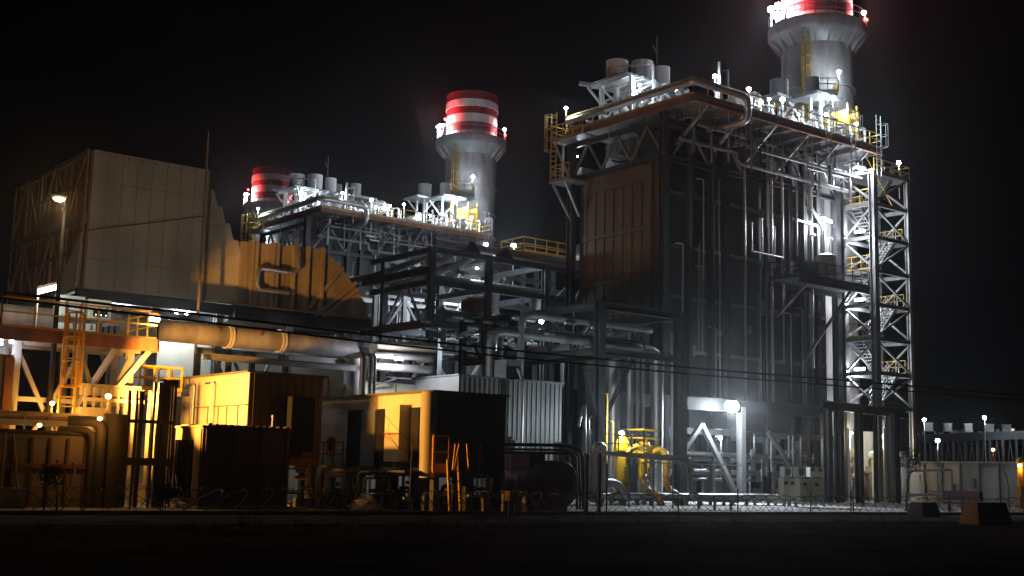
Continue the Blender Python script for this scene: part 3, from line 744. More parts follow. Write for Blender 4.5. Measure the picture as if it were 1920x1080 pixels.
# long big pipe
def big_pipe():
    t = thing('large_pipe', 'very large horizontal pipe running across in front of the filter house', 'pipe', (5, 51.5, 7.2))
    y = 53.2
    z = W(420, 630, y=y).z
    pts = [(x, y, z) for x in (-6, 4, 14, 24, 30.9)] + [(31.9, y, z), (32.05, y, z-1.2), (32.05, y, z-5)]
    MB().tube(pts, .5, 24, 1.0).build('pipe', 'stack_grey', t)
    f = MB()
    for px in (428, 526): c = W(px, 630, y=y); f.lathe([(.5, -.12), (.57, -.12), (.57, -.04), (.52, -.03), (.52, .03), (.57, .04), (.57, .12), (.5, .12)], (c.x, y, z), 24, 'x')
    build_each(f, 'flange', 'white', t)
    h = MB()
    for px in (410, 490, 588): c = W(px, 612, y=y-.46); h.lathe([(.07, 0), (.09, -.03), (.04, -.04)], (c.x, y-.47, z+.2), 10, 'y')
    build_each(h, 'nozzle', 'rust_brown', t)
    b = thing('pipe_support', 'dark steel frame carrying the very large pipe', 'steel frame', (24, 53, 0))
    for px in (370, 428, 472, 535, 657):
        c = W(px, 690, y=53.3); MB().ibeam((c.x, 53.3, 0), (c.x, 53.3, z-.65), .22, .22).build('column', 'dark_steel', b)
    a = W(365, 655, y=53.3); MB().ibeam((a.x, 53.3, z-.75), (31.6, 53.3, z-.75), .2, .3).ibeam((a.x, 52.3, z-1.1), (31.6, 52.3, z-1.1), .2, .3).build('beam', 'steel', b)
    MB().bar(W(402, 668, y=53.2), W(416, 700, y=53.2), .1).bar(W(650, 712, y=53.2), W(636, 748, y=53.2), .06).build('brace', 'steel', b)
big_pipe()
def pipe_pair():
    t = thing('riser_pipes', 'pair of grey pipes coming down at the right end of the large pipe', 'pipework', (31.6, 50.5, 0))
    for px, r in ((680, .16), (694, .1), (702, .08)):
        c = W(px, 700, y=50.4); MB().tube([(c.x, 50.4, 0), (c.x, 50.4, 7.0), (c.x+.3, 51.8, 7.0)], r, 9, .3).build('pipe', 'lagging', t)
    for py, r in ((668, .17), (690, .2)):
        a = W(700, py-3, y=52.4); b = W(815, py+4, y=52.4); MB().tube([a, b, b+V((0, 1.5, 0))], r, 9, .3).build('pipe', 'lagging', t)
    MB().tube([W(700, 653, y=53), W(812, 660, y=53)], .42, 16).build('pipe', 'cream', t)
pipe_pair()

# ------------------------------------------------------------------ raised work platform, far left
def work_platform():
    y0, y1, x0, x1 = 47.0, 52.6, 13.2, 19.2; z = 6.4
    t = thing('work_platform', 'raised steel platform with yellow railings and braced legs, far left', 'platform', (x0, y0, 0))
    MB().box(x0, x1, y0, y1-2.2, z-.1, z).build('floor', 'steel', t)
    MB().box(x0, x1, y0-.1, y0-.005, z-.42, z+.06).box(x1+.005, x1+.1, y0, y1-2.2, z-.42, z+.06).box(x0-.1, x0-.005, y0, y1, z-.42, z+.06).build('fascia', 'rust_brown', t)
    MB().rail([(x0, y1, z), (x0, y0, z), (x1, y0, z), (x1, y1-2.4, z)], 1.15, .032, 1.15).build('railing', 'yellow', t)
    for x in (14.2, 16.6, 18.6):
        for y in (y0+1.2, y1-2.6): MB().ibeam((x, y, 0), (x, y, z-.1), .28, .28).build('leg', 'steel', t)
    b = MB()
    b.bar((x1-.2, y0+.2, z-.4), (16.6, y0+1.2, 2.4), .2).bar((x0+.3, y0+.2, z-.4), (14.2, y0+1.2, 3.4), .2).bar((17.6, y0+.1, z-.4), (16.6, y0+1.2, 3.6), .2)
    b.bar((14.2, y0+1.2, 1), (16.6, y0+1.2, 5.8), .16).bar((16.6, y0+1.2, 1), (14.2, y0+1.2, 5.8), .16).bar((16.6, y0+1.2, 1), (18.6, y0+1.2, 5.8), .16).bar((18.6, y0+1.2, 1), (16.6, y0+1.2, 5.8), .16)
    b.bar((14.2, y0+1.2, 3.9), (18.6, y0+1.2, 3.9), .18)
    for y in (y0+1.2, y1-2.6): b.bar((13.4, y, z-.3), (19, y, z-.3), .2, .3)
    b.build('brace', 'steel', t)
    a = W(124, 760, y=46.7); 
    MB().ladder((a.x, 46.65, 2.2), (a.x, 46.65, z+1.2), .55, (1, 0, 0), .035, True, (0, -1, 0)).build('caged_ladder', 'yellow', t)
    names = ('upper left white control cabinet on the raised platform', 'upper right white control cabinet with small green lights', 'short pale cabinet at the foot of the left one on the platform', 'short pale cabinet with a dark gauge on the platform')
    for (pa, pb), l in zip((((112, 552), (157, 597)), ((167, 560), (207, 603)), ((110, 604), (146, 619)), ((156, 606), (179, 622))), names):
        A = W(*pa, y=50.4); B = W(*pb, y=50.4)
        c = thing('control_cabinet', l, 'cabinet', ((A.x+B.x)/2, 50.4, B.z), 'control cabinets on the raised platform')
        MB().box(A.x, B.x, 50.4, 51.1, B.z, A.z).build('body', 'mint', c)
        MB().box(A.x+.1, B.x-.1, 50.36, 50.395, B.z+.08, A.z-.08).build('door', 'mint', c)
        MB().bar((B.x-.2, 50.33, (A.z+B.z)/2-.1), (B.x-.2, 50.33, (A.z+B.z)/2+.12), .05).build('handle', 'dark_steel', c)
        if 'green' in l:
            q = W(189, 588, y=50.3); MB().box(q.x-.3, q.x+.28, 50.27, 50.355, q.z-.13, q.z+.13).build('display', 'black', c)
            m = MB()
            for dx in (-.22, -.1, 0, .2): m.ball((q.x+dx, 50.25, q.z-.07), .025, 5)
            m.build('indicator', 'small_led', c)
    k = thing('switch_rack', 'dark switch gear rack behind the platform railing', 'equipment', (18, 51, z))
    m = MB()
    for i in range(8): x = 17.1+i*.25; m.box(x, x+.16, 50.6, 51, z, z+.5+.6*random.random())
    m.build('body', 'dark_steel', k); MB().bar((17, 50.8, z+1.3), (19.1, 50.8, z+1.3), .1).build('rail', 'steel', k)
work_platform()
p = W(90, 542, y=49); tube_lamp(p+V((-.28, .2, -.1)), p+V((.28, -.2, .1)), 'tilted bright tube lamp on a thin bracket post above the left platform', 70, None, .1, drop=.3)
a = W(72, 538, y=49.3)
o = thing('bracket_post', 'thin bent post carrying the tilted tube lamp at far left', 'post', (a.x, 49.3, 6.4))
MB().tube([(a.x, 49.3, 6.3), a, p+V((-.2, .2, .12))], .045, 8).build('pole', 'pale_steel', o)
for (pa, pb, l) in (((209, 566), (223, 569), 'left one of two small tube lamps under the filter house'), ((227, 570), (246, 573), 'right one of two small tube lamps under the filter house')):
    tube_lamp(W(*pa, y=59), W(*pb, y=59), l, 260, 'tube lamps under the filter house', .07)
p = W(290, 598, y=46.9); tube_lamp(p-V((.18, 0, 0)), p+V((.18, 0, 0)), 'short bright tube lamp at the right corner of the left platform', 80, None, .1, hang=p+V((0, .5, .3)))
for px, py, l in ((331, 584, 'left small round lamp under the filter house'), (350, 586, 'right small round lamp under the filter house')):
    lamp(W(px, py, y=59), l, 300, 'small round lamps under the filter house', .2, .13, drop=.3)
p = W(6, 641, y=47.5); tube_lamp(p+V((-.5, .2, -.1)), p+V((.3, -.2, .1)), 'big tube lamp cut by the left picture edge', 200, None, .13)
# yellow railing stair behind platform
t = thing('yellow_stairs', 'yellow stair railing behind the orange lit container', 'stairs', W(290, 715, y=50))
a = W(262, 712, y=50); b = W(342, 690, y=50)
[MB().rail([(a.x, q, a.z-.4), (b.x, q, a.z-.4)], 1.0, .035, .6).build('railing', 'yellow', t) for q in (50, 51)]
MB().box(a.x, b.x, 49.95, 51.05, a.z-.6, a.z-.42).bar((a.x+.3, 50.5, 0), (a.x+.3, 50.5, a.z-.6), .2).bar((b.x-.3, 50.5, 0), (b.x-.3, 50.5, a.z-.6), .2).build('floor', 'steel', t)

# ------------------------------------------------------------------ containers
def container_lit():
    x0, x1, y0, y1, z0, z1 = 22.28, 25.62, 45.0, 53.4, 2.0, 5.28
    t = thing('equipment_container', 'tall container with brightly orange lit left wall and dark right wall', 'container', (x0, y0, 0))
    MB().box(x0, x1, y0, y1, z0, z1).build('wall', 'cream', t)
    MB().box(x0-.15, x1+.2, y0-.15, y1+.15, z1+.004, z1+.07).build('roof', 'shed_dark', t)
    s = MB()
    for y in (45.8, 46.8, 47.6, 48.6, 49.6): s.bar((x0-.02, y, z0), (x0-.02, y, 4.0), .045)
    s.bar((x0-.02, y0, 4.0), (x0-.02, 49.9, 4.0), .05)
    s.build('seam', 'end_cladding', t)
    p = MB()
    for y in (47.95, 48.15, 49.9, 50.1): p.tube([(x0-.12, y, z0), (x0-.12, y, z1-.3), (x0-.12, y+.8, z1-.3)], .04, 6, .1)
    p.build('conduit', 'pale_steel', t)
    MB().box(x0+.005, x1, y0-.05, y0-.004, z0, z1-.005).build('shaded_front', 'shed_dark', t)  # shade of this face put into a dark sheet over the cream wall
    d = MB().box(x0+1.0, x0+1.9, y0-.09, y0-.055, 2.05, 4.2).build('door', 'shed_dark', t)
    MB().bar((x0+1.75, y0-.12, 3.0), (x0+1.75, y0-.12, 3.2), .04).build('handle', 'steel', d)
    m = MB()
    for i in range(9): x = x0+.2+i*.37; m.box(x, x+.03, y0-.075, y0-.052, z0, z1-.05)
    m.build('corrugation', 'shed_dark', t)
    b = W(575, 745, y=y0-.4); MB().box(b.x-.75, b.x+.3, y0-.6, y0-.055, 2.2, b.z).build('cooler_box', 'black', t)
    for x in (x0+.2, x1-.2):
        for y in (y0+.2, y1-.4): MB().box(x-.12, x+.12, y-.12, y+.12, 0, z0).build('leg', 'dark_steel', t)
    MB().box(x0, x1, y0, y1, z0-.35, z0-.004).build('base_beam', 'rust_brown', t)
container_lit()
def transformer_box():
    x0, y0 = 19.3, 42.45; x1 = 22.87; y1 = 44.85
    t = thing('transformer_housing', 'low dark box housing standing in front of the orange lit container', 'housing', (x0, y0, 0))
    MB().box(x0, x1, y0, y1, .12, 2.95).build('wall', 'shed_dark', t)
    r = MB(); r.box(x0-.05, x1+.05, y0-.05, y1+.05, 2.955, 3.03)
    for i in range(12): r.box(x0+.2+i*.29, x0+.32+i*.29, y0, y1, 3.032, 3.09)
    r.build('roof', 'shed_dark', t)
    m = MB()
    for i in range(7): m.box(x0-.12, x0-.004, y0+.75+i*.22, y0+.81+i*.22, .4, 2.5)
    m.build('cooling_fin', 'black', t)  # dim side: shade put into the dark colour of fins and side panel
    m = MB()
    for i in range(3):
        for k in range(8): m.box(x0+.3+i*1.1, x0+1.0+i*1.1, y0-.05, y0-.004, .6+k*.14, .66+k*.14)
    for i in range(4): m.box(x0+.12+i*1.1, x0+.16+i*1.1, y0-.04, y0-.003, .2, 2.9)
    m.build('louvre', 'shed_dark', t)
    for x in (x0+.5, x1-.5): MB().lathe([(.06, 0), (.1, .03), (.06, .06)], (x, y0+.5, 3.09), 10).build('lifting_lug', 'steel', t)
    MB().box(x0-.05, x0-.003, y0+.05, y0+.6, .2, 2.9).build('side_panel', 'shed_dark', t)
    q = W(511, 795, y=44.2); MB().bar((q.x, 44.2, 3.1), (q.x, 44.2, 3.5), .05).ball((q.x, 44.2, 3.55), .06, 6).build('breather_pipe', 'pale_steel', t)
    MB().bar(W(330, 890, x=x0-.1), W(334, 918, x=x0-.1), .06).bar(W(322, 935, x=x0-.4), W(345, 948, x=x0-.4), .15).build('cable_gland', 'cream', t)
    MB().box(x0-.1, x1+.1, y0-.1, y1+.1, -.02, .115).build('plinth', 'concrete', t)
transformer_box()
def long_building():
    x0, x1, y0, y1, z0, z1 = 27.65, 31.05, 39.67, 50.6, 1.6, 4.6
    t = thing('switch_building', 'long raised switch building with dark end wall and pale side bays', 'building', (x0, y0, 0))
    MB().box(x0, x1, y0, y1, z0, z1).build('wall', 'cream', t)
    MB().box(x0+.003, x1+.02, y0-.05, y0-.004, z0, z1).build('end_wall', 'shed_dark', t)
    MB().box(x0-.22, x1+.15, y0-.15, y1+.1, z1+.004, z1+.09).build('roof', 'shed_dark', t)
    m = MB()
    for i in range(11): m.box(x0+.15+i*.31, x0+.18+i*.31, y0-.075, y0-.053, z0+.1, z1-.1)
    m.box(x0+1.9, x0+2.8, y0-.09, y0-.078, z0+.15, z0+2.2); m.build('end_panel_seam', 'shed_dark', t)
    m = MB()
    for pa, pb in ((655, 680), (707, 740), (771, 787)):
        a = W(pa, 800, x=x0).y; b = W(pb, 800, x=x0).y; m.box(x0-.06, x0-.004, b, a, z0+.1, z1-.55)
    build_each(m, 'bay_door', 'black', t)
    m = MB()
    for pa, pb in ((632, 655), (681, 706)):
        a = W(pa, 800, x=x0).y; b = W(pb, 800, x=x0).y; m.box(x0-.1, x0-.004, b, a, z0+.1, z1-.6)
    build_each(m, 'bay_panel', 'grey_corrugated', t)
    a = W(741, 800, x=x0).y; b = W(768, 800, x=x0).y
    MB().box(x0-.5, x0-.005, b, a, z0+.3, z1-.45).build('cooler_cabinet', 'cream', t)
    MB().bar((x0-.52, a, 3.0), (x0-.52, b, 3.0), .05).build('cabinet_trim', 'rust_brown', t)
    c = W(803, 800, x=x0-.32)
    MB().tube([(x0-.32, c.y, z0-.3), (x0-.32, c.y, z1+.002)], .3, 20).build('round_duct', 'cream', t)
    for x in (x0+.15, (x0+x1)/2, x1-.15):
        for y in (y0+.15, y0+3, y0+6, y0+9, y1-.3): MB().box(x-.13, x+.13, y-.13, y+.13, 0, z0).build('leg', 'dark_steel', t)
    MB().box(x0-.05, x1+.05, y0-.06, y1, z0-.28, z0-.004).build('base_beam', 'shed_dark', t)
    MB().box(x0-1.4, x0-.06, y0-.05, y1, z0-.12, z0-.05).build('walkway', 'dark_steel', t)
    MB().rail([(x0-1.4, 48.2, z0-.05), (x0-1.4, 44.2, z0-.05)], 1.1, .025, .8).build('railing', 'dark_steel', t)
    a = W(811, 885, y=y0-.5); b = W(840, 885, y=y0-.5)
    MB().rail([(a.x, y0-.5, 1.55), (b.x, y0-.5, 1.55)], 1.35, .03, 2, True).box(a.x, b.x, y0-.52, y0-.48, 1.5, 1.85).build('railing', 'yellow', t)
    s = MB()
    for px, dx in ((850, 0), (855, .05), (858, -.03), (876, -.12), (898, 0)):
        a = W(px, 832, y=y0-.9); s.bar((a.x+.1+dx, y0-.9, a.z), (a.x-dx, y0-.9, 1.6), .045)
    s.build('stanchion', 'yellow', t)
    st = MB(); a = W(850, 880, y=y0-1.0)
    st.ladder((a.x, y0-1.2, 0), (a.x, y0-.95, 2.0), .5, (1, 0, 0), .035, False); st.build('access_ladder', 'dull_yellow', t)
    # sign
    a = W(620, 838, x=x0-1.45)
    k = thing('warning_sign', 'orange and white rounded warning plate on the walkway railing', 'sign', a)
    MB().prism([a+V((0, u, v)) for u, v in ((.36, -.28), (.36, .28), (.22, .4), (-.22, .4), (-.36, .28), (-.36, -.28), (-.22, -.4), (.22, -.4))], (.03, 0, 0)).build('plate', 'rust_brown', k)
    MB().lathe([(.2, -.004), (.2, -.02), (.26, -.02), (.26, -.004)], a, 20, 'x').build('emblem', 'yellow', k)
long_building()
p = W(747, 672, y=51.6); tube_lamp(p-V((.25, 0, 0)), p+V((.25, 0, 0)), 'small tube lamp under the grey pipes in front of the cream hall', 420, None, .08, drop=.3)
def grey_shed():
    t = thing('corrugated_shed', 'grey corrugated metal shed with a flat parapet behind the switch building', 'building', (36, 50, 0))
    MB().box(36.2, 43.0, 50, 57, 0, 6.3).build('wall', 'grey_corrugated', t)
    s = MB()
    for i in range(22): x = 36.3+i*.31; s.box(x, x+.04, 49.975, 49.997, .1, 6.25)
    s.build('wall_rib', 'grey_corrugated', t)
    MB().box(36.1, 43.1, 49.9, 57.1, 6.304, 6.38).build('parapet', 'steel', t)
    a = W(935, 805, y=49.93); o = MB().box(a.x, a.x+.8, 49.9, 49.95, 0, 3.4).build('door', 'cream', t)
    c = W(980, 745, y=49.7); MB().tube([(c.x, 49.7, 0), (c.x, 49.7, 6.2), (c.x, 50.2, 6.9)], .06, 8, .2).box(c.x-.5, c.x-.3, 49.6, 49.8, 1, 3.2).build('downpipe', 'silver', t)
    MB().box(c.x-.5, c.x+.5, 50.5, 51.5, 6.4, 7.4).build('roof_vent', 'steel', t)
grey_shed()

# ------------------------------------------------------------------ pipe racks between turbine and boiler
def upper_rack():
    y = 70.0; xc = W(808, 560, y=y).x
    t = thing('pipe_rack', 'tall brown pipe rack of columns and beams above the turbine, centre of the picture', 'pipe rack', (xc, y, 0), 'pipe racks')
    x1 = W(915, 560, y=y).x; x2 = W(1022, 560, y=y).x; y2 = W(720, 560, x=xc).y
    zt = W(808, 462, y=y).z
    for (x, yy) in ((xc, y), (x1, y), (x2, y), (xc, y2), (x1, y2), (x2, y2)):
        MB().ibeam((x, yy, 0), (x, yy, zt), .42, .45).build('column', 'steel', t)
    z2 = W(808, 528, y=y).z; z3 = W(808, 606, y=y).z
    m = MB()
    for z, h in ((zt-.2, .4), (z2, .4), (z3, .5)):
        m.ibeam((xc, y, z), (x2+6, y, z), .28, h).ibeam((xc, y2, z), (x2+6, y2, z), .28, h)
        for x in (xc, x1, x2): m.ibeam((x, y, z), (x, y2+2, z), .28, h)
    m.build('beam', 'steel', t)
    a, b = W(680, 545, x=xc), W(808, 506, x=xc)
    MB().ibeam((xc-.1, y, b.z), (xc-.1, y2+3, b.z), .3, .5).ibeam((xc-.1, y, z3), (xc-.1, y2+3, z3), .3, .55).build('beam', 'rust_brown', t)  # orange lamplight on these left-facing beams put into their colour
    br = MB()
    br.bar((x2, y, z2-1), (x2+3.4, y, zt-.3), .18).bar((x2+1.5, y, z3), (x2+4, y, zt-.5), .16)
    br.bar((x1+.5, y2, z2), (x1+1.8, y2, zt-.4), .18).bar((x1+1.8, y2, zt-.4), (x1+3.2, y2, z2), .18)
    br.bar((xc, y2, z3), (xc, y2-2.5, z2), .14).bar((xc, y+1, z3), (xc, y+3, z2), .14)
    br.build('brace', 'pale_steel', t)
    MB().tube([(xc+.2, y+.1, zt+.4), (x2+9, y+.1, zt+.4)], .3, 14).build('main_pipe', 'silver', t)
    s = MB()
    for f in (.2, .38): x = xc+(x2-xc)*f*1.6; s.prism([(x-.7, y-.3, zt), (x+.7, y-.3, zt), (x+.1, y-.3, zt+.75), (x-.1, y-.3, zt+.75)], (0, .8, 0))
    build_each(s, 'pipe_anchor', 'dark_steel', t)
    for i, dx in enumerate((.9, 2.6, 4.2)):
        MB().tube([(xc+dx, y+1.0, zt-.1), (xc+dx-.2, y+2.4, zt-.5), (xc+dx-.8, y2+1, b.z+.4), (xc+dx-.8, y2+5, b.z+.4)], .26, 12, .8).build('cross_pipe', 'silver', t)
    for i, (z, r, yy) in enumerate(((z2+.5, .3, y+1.2), (z3+.75, .5, y+1.0), (z3+.6, .25, y+2.3), (z2+.4, .2, y+2.5))):
        MB().tube([(xc+.4+i, yy, z), (x2+6, yy, z)], r, 12).build('long_pipe', 'lagging', t)
    for px in (833, 905, 938):
        c = W(px, 590, y=y+.6); MB().tube([(c.x, y+.6, z3-1.5), (c.x, y+.6, z3+1), (c.x+.5, y+1.6, z3+1.4)], .22, 9, .4).build('elbow_pipe', 'lagging', t)
    for i in range(16):
        c = V((xc+random.uniform(.5, 9), y+random.uniform(.5, 2.5), random.choice((z2, z3))+random.uniform(.3, 1.6)))
        MB().lathe([(.24, -.05), (.24, .05)], c, 12, random.choice('xy')).tube([c-V((.5, 0, 0)), c+V((.5, 0, 0))], .12, 8).build('valve', random.choice(('silver', 'lagging')), t)
    e = W(900, 570, y=y+.4); MB().lathe([(.01, -.3), (.45, -.2), (.62, 0), (.62, 1.5)], (e.x, y+.4, e.z), 20, 'y').build('vessel_end', 'rust_brown', t)
    return xc, x2, y, y2, zt, z2, z3
RK = upper_rack()
def lower_rack():
    x = W(1125, 600, y=52).x; y = 52
    t = thing('pipe_rack', 'dark lattice pipe bridge with cross bracing left of the near boiler wall', 'pipe rack', (x, y, 0), 'pipe racks')
    zt = W(1125, 566, y=y).z; zb = W(1125, 658, y=y).z; x1 = W(1276, 600, y=y).x
    ye = W(868, 630, x=x).y
    for (a, b, w) in ((x, y, .5), (x1, y, .6), (x, y+9, .4), (x1, y+6, .5), (x, ye, .4)):
        MB().ibeam((a, b, 0), (a, b, zt), w, w).build('column', 'dark_steel', t)
    m = MB()
    for z in (zt-.2, zb): m.ibeam((x, y, z), (x, ye, z), .3, .4).ibeam((x+2.2, y, z), (x+2.2, ye, z), .3, .4)
    m.ibeam((x, y, zt-.2), (x1, y, zt-.2), .3, .45).ibeam((x, y, zb), (x1, y, zb), .25, .4).ibeam((x1, y, zt-.2), (x1, 61, zt-.2), .3, .45).ibeam((x, y+6, zt-.2), (x1, y+6, zt-.2), .3, .45)
    m.build('chord', 'dark_steel', t)
    br = MB(); n = 6
    for i in range(n):
        a = y+(ye-y)*i/n; b = y+(ye-y)*(i+1)/n
        br.bar((x, a, zb), (x, a, zt-.3), .16)
        br.bar((x, a if i % 2 else b, zb), (x, b if i % 2 else a, zt-.3), .14)
    br.bar((x, y, zb-4.5), (x+2.6, y, zb-.3), .2).bar((x-1.2, y, zb-1), (x+.8, y, zb-6), .18)
    br.build('brace', 'dark_steel', t)
    for i, (yy, z, r) in enumerate(((y+.5, zt-1.1, .3), (y+1.0, zt-1.9, .2), (y+.6, zb+.6, .35))):
        MB().tube([(x-5-i, yy+.5, 0), (x-5-i, yy+.5, z), (x1-1.2-i*.4, yy+.5, z), (x1-1.2-i*.4, 61, z)], r*.7, 12, .8).build('long_pipe', 'steel', t)
    for i in range(4):
        MB().tube([(x+.4+.5*i, y+1, zb+.35+.2*(i % 2)), (x+.4+.5*i, ye+2, zb+.35+.2*(i % 2))], .15+.06*(i % 2), 10).build('cross_pipe', 'lagging', t)
    # large bent pipes going down
    for px, r in ((1150, .42), (1232, .4)):
        c = W(px, 700, y=54.5); MB().tube([(c.x-1.6, 54.5, zb+.6), (c.x, 54.5, zb+.6), (c.x, 54.5, 0)], r, 18, .9).build('down_pipe', 'lagging', t)
    for px, r in ((1182, .2), (1196, .12), (1206, .12), (1262, .16)):
        c = W(px, 700, y=53.6); MB().tube([(c.x, 53.6, zt-1), (c.x, 53.6, 2.2)], r, 9).build('down_pipe', 'lagging', t)
    for i in range(70):
        c = V((x+random.uniform(-5, 3), random.uniform(y+.5, ye), random.choice((zt-1.3, zb+1.0))+random.uniform(-.6, .8)))
        MB().lathe([(.2, -.05), (.2, .05)], c, 10, random.choice('xyz')).tube([c-V((.4, 0, 0)), c+V((.4, 0, 0))], .1, 7).build('valve', random.choice(('silver', 'lagging', 'steel')), t)
lower_rack()
lamp(W(1015, 603, y=54.5), 'white lamp in the dark lattice pipe bridge', 70, 'lamps among the pipe racks', .3, .13, drop=.4)
lamp(W(906, 644, y=73), 'tiny lamp low between the columns of the tall pipe rack', 420, 'lamps among the pipe racks', .3, .1, drop=.4)
lamp(W(911, 459, y=71.6), 'bright lamp right behind the silver pipe on the tall pipe rack', 420, 'lamps among the pipe racks', .3, .16, drop=.35)
lamp(W(963, 460, y=92), 'white lamp on a slim pole between the middle chimney and the yellow railed platform', 3000, None, 4, .24, drop=.4)
lamp(W(895, 503, y=87), 'small lamp half hidden under the tall pipe rack', 2600, 'lamps among the pipe racks', .3, .1, drop=.4)
# lit steel of the middle unit's turbine seen through the racks
def turbine_steel():
    t = thing('pipe_trestle', 'pale steel frame lit white, seen through the tall pipe rack', 'steel frame', (52, 78, 0))
    for x in (46, 49, 52, 55, 58):
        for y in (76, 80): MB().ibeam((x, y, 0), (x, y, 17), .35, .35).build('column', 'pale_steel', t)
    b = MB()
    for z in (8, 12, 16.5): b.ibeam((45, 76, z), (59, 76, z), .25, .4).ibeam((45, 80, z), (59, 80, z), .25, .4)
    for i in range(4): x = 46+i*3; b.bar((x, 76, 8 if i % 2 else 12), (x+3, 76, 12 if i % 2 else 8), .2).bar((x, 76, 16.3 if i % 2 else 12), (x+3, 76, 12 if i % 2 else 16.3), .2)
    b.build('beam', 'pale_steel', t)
    MB().box(45, 47.5, 77, 79.8, 3, 11).build('panel', 'mint', t)
    MB().tube([(45, 78, 13.5), (58, 78, 13.5)], .5, 14).build('pipe', 'lagging', t)
    MB().tube([(47, 74, 7), (56, 74, 7), (56, 70, 9)], .7, 16, 1).build('pipe', 'lagging', t)
    t.location = t.location+V((10, 14, 0))
turbine_steel()
def railed_platform():
    t = thing('gallery_platform', 'platform with yellow railings against the sky beside a rounded vessel', 'platform', W(985, 470, y=76))
    a = W(982, 470, y=76); b = W(1090, 492, y=76)
    MB().box(a.x, b.x+1, 76, 79, a.z-.25, a.z-.05).build('floor', 'steel', t)
    MB().rail([(a.x, 79, a.z), (a.x, 76, a.z), (b.x+1, 76, a.z)], 1.15, .035, 1.2).rail([(a.x, 78.9, a.z), (b.x+1, 78.9, a.z)], 1.15, .035, 1.2).build('railing', 'yellow', t)
    for x in (a.x+.8, a.x+2.2, a.x+4): MB().ibeam((x, 77, 0), (x, 77, a.z-.25), .3, .3).build('leg', 'steel', t)
    c = W(1080, 476, y=74)
    k = thing('vessel', 'rounded vessel end beside the yellow railed platform', 'vessel', c)
    MB().lathe([(.01, -1.0), (.6, -.8), (1.0, -.4), (1.1, 0), (1.1, 6)], c+V((.6, 0, -.2)), 24, 'x').build('shell', 'lagging', k)
    MB().lathe([(1.12, 1), (1.15, 1), (1.15, 1.1), (1.12, 1.1)], c+V((.6, 0, -.2)), 24, 'x').build('band', 'steel', k)
    t2 = thing('bent_duct', 'large curved pipe elbow left of the near boiler wall', 'pipe', W(1060, 560, y=71))
    e = W(1062, 555, y=71); MB().tube([e+V((-3, 0, -1)), e+V((-.3, 0, -.2)), e+V((.5, 0, -2.4)), e+V((.6, 0, -7))], .8, 20, 1.2).build('pipe', 'lagging', t2)
    MB().rail([e+V((-2, -1.6, -2.2)), e+V((1, -1.6, -2.2))], 1.1, .03, .5).build('railing', 'yellow', t2)
railed_platform()

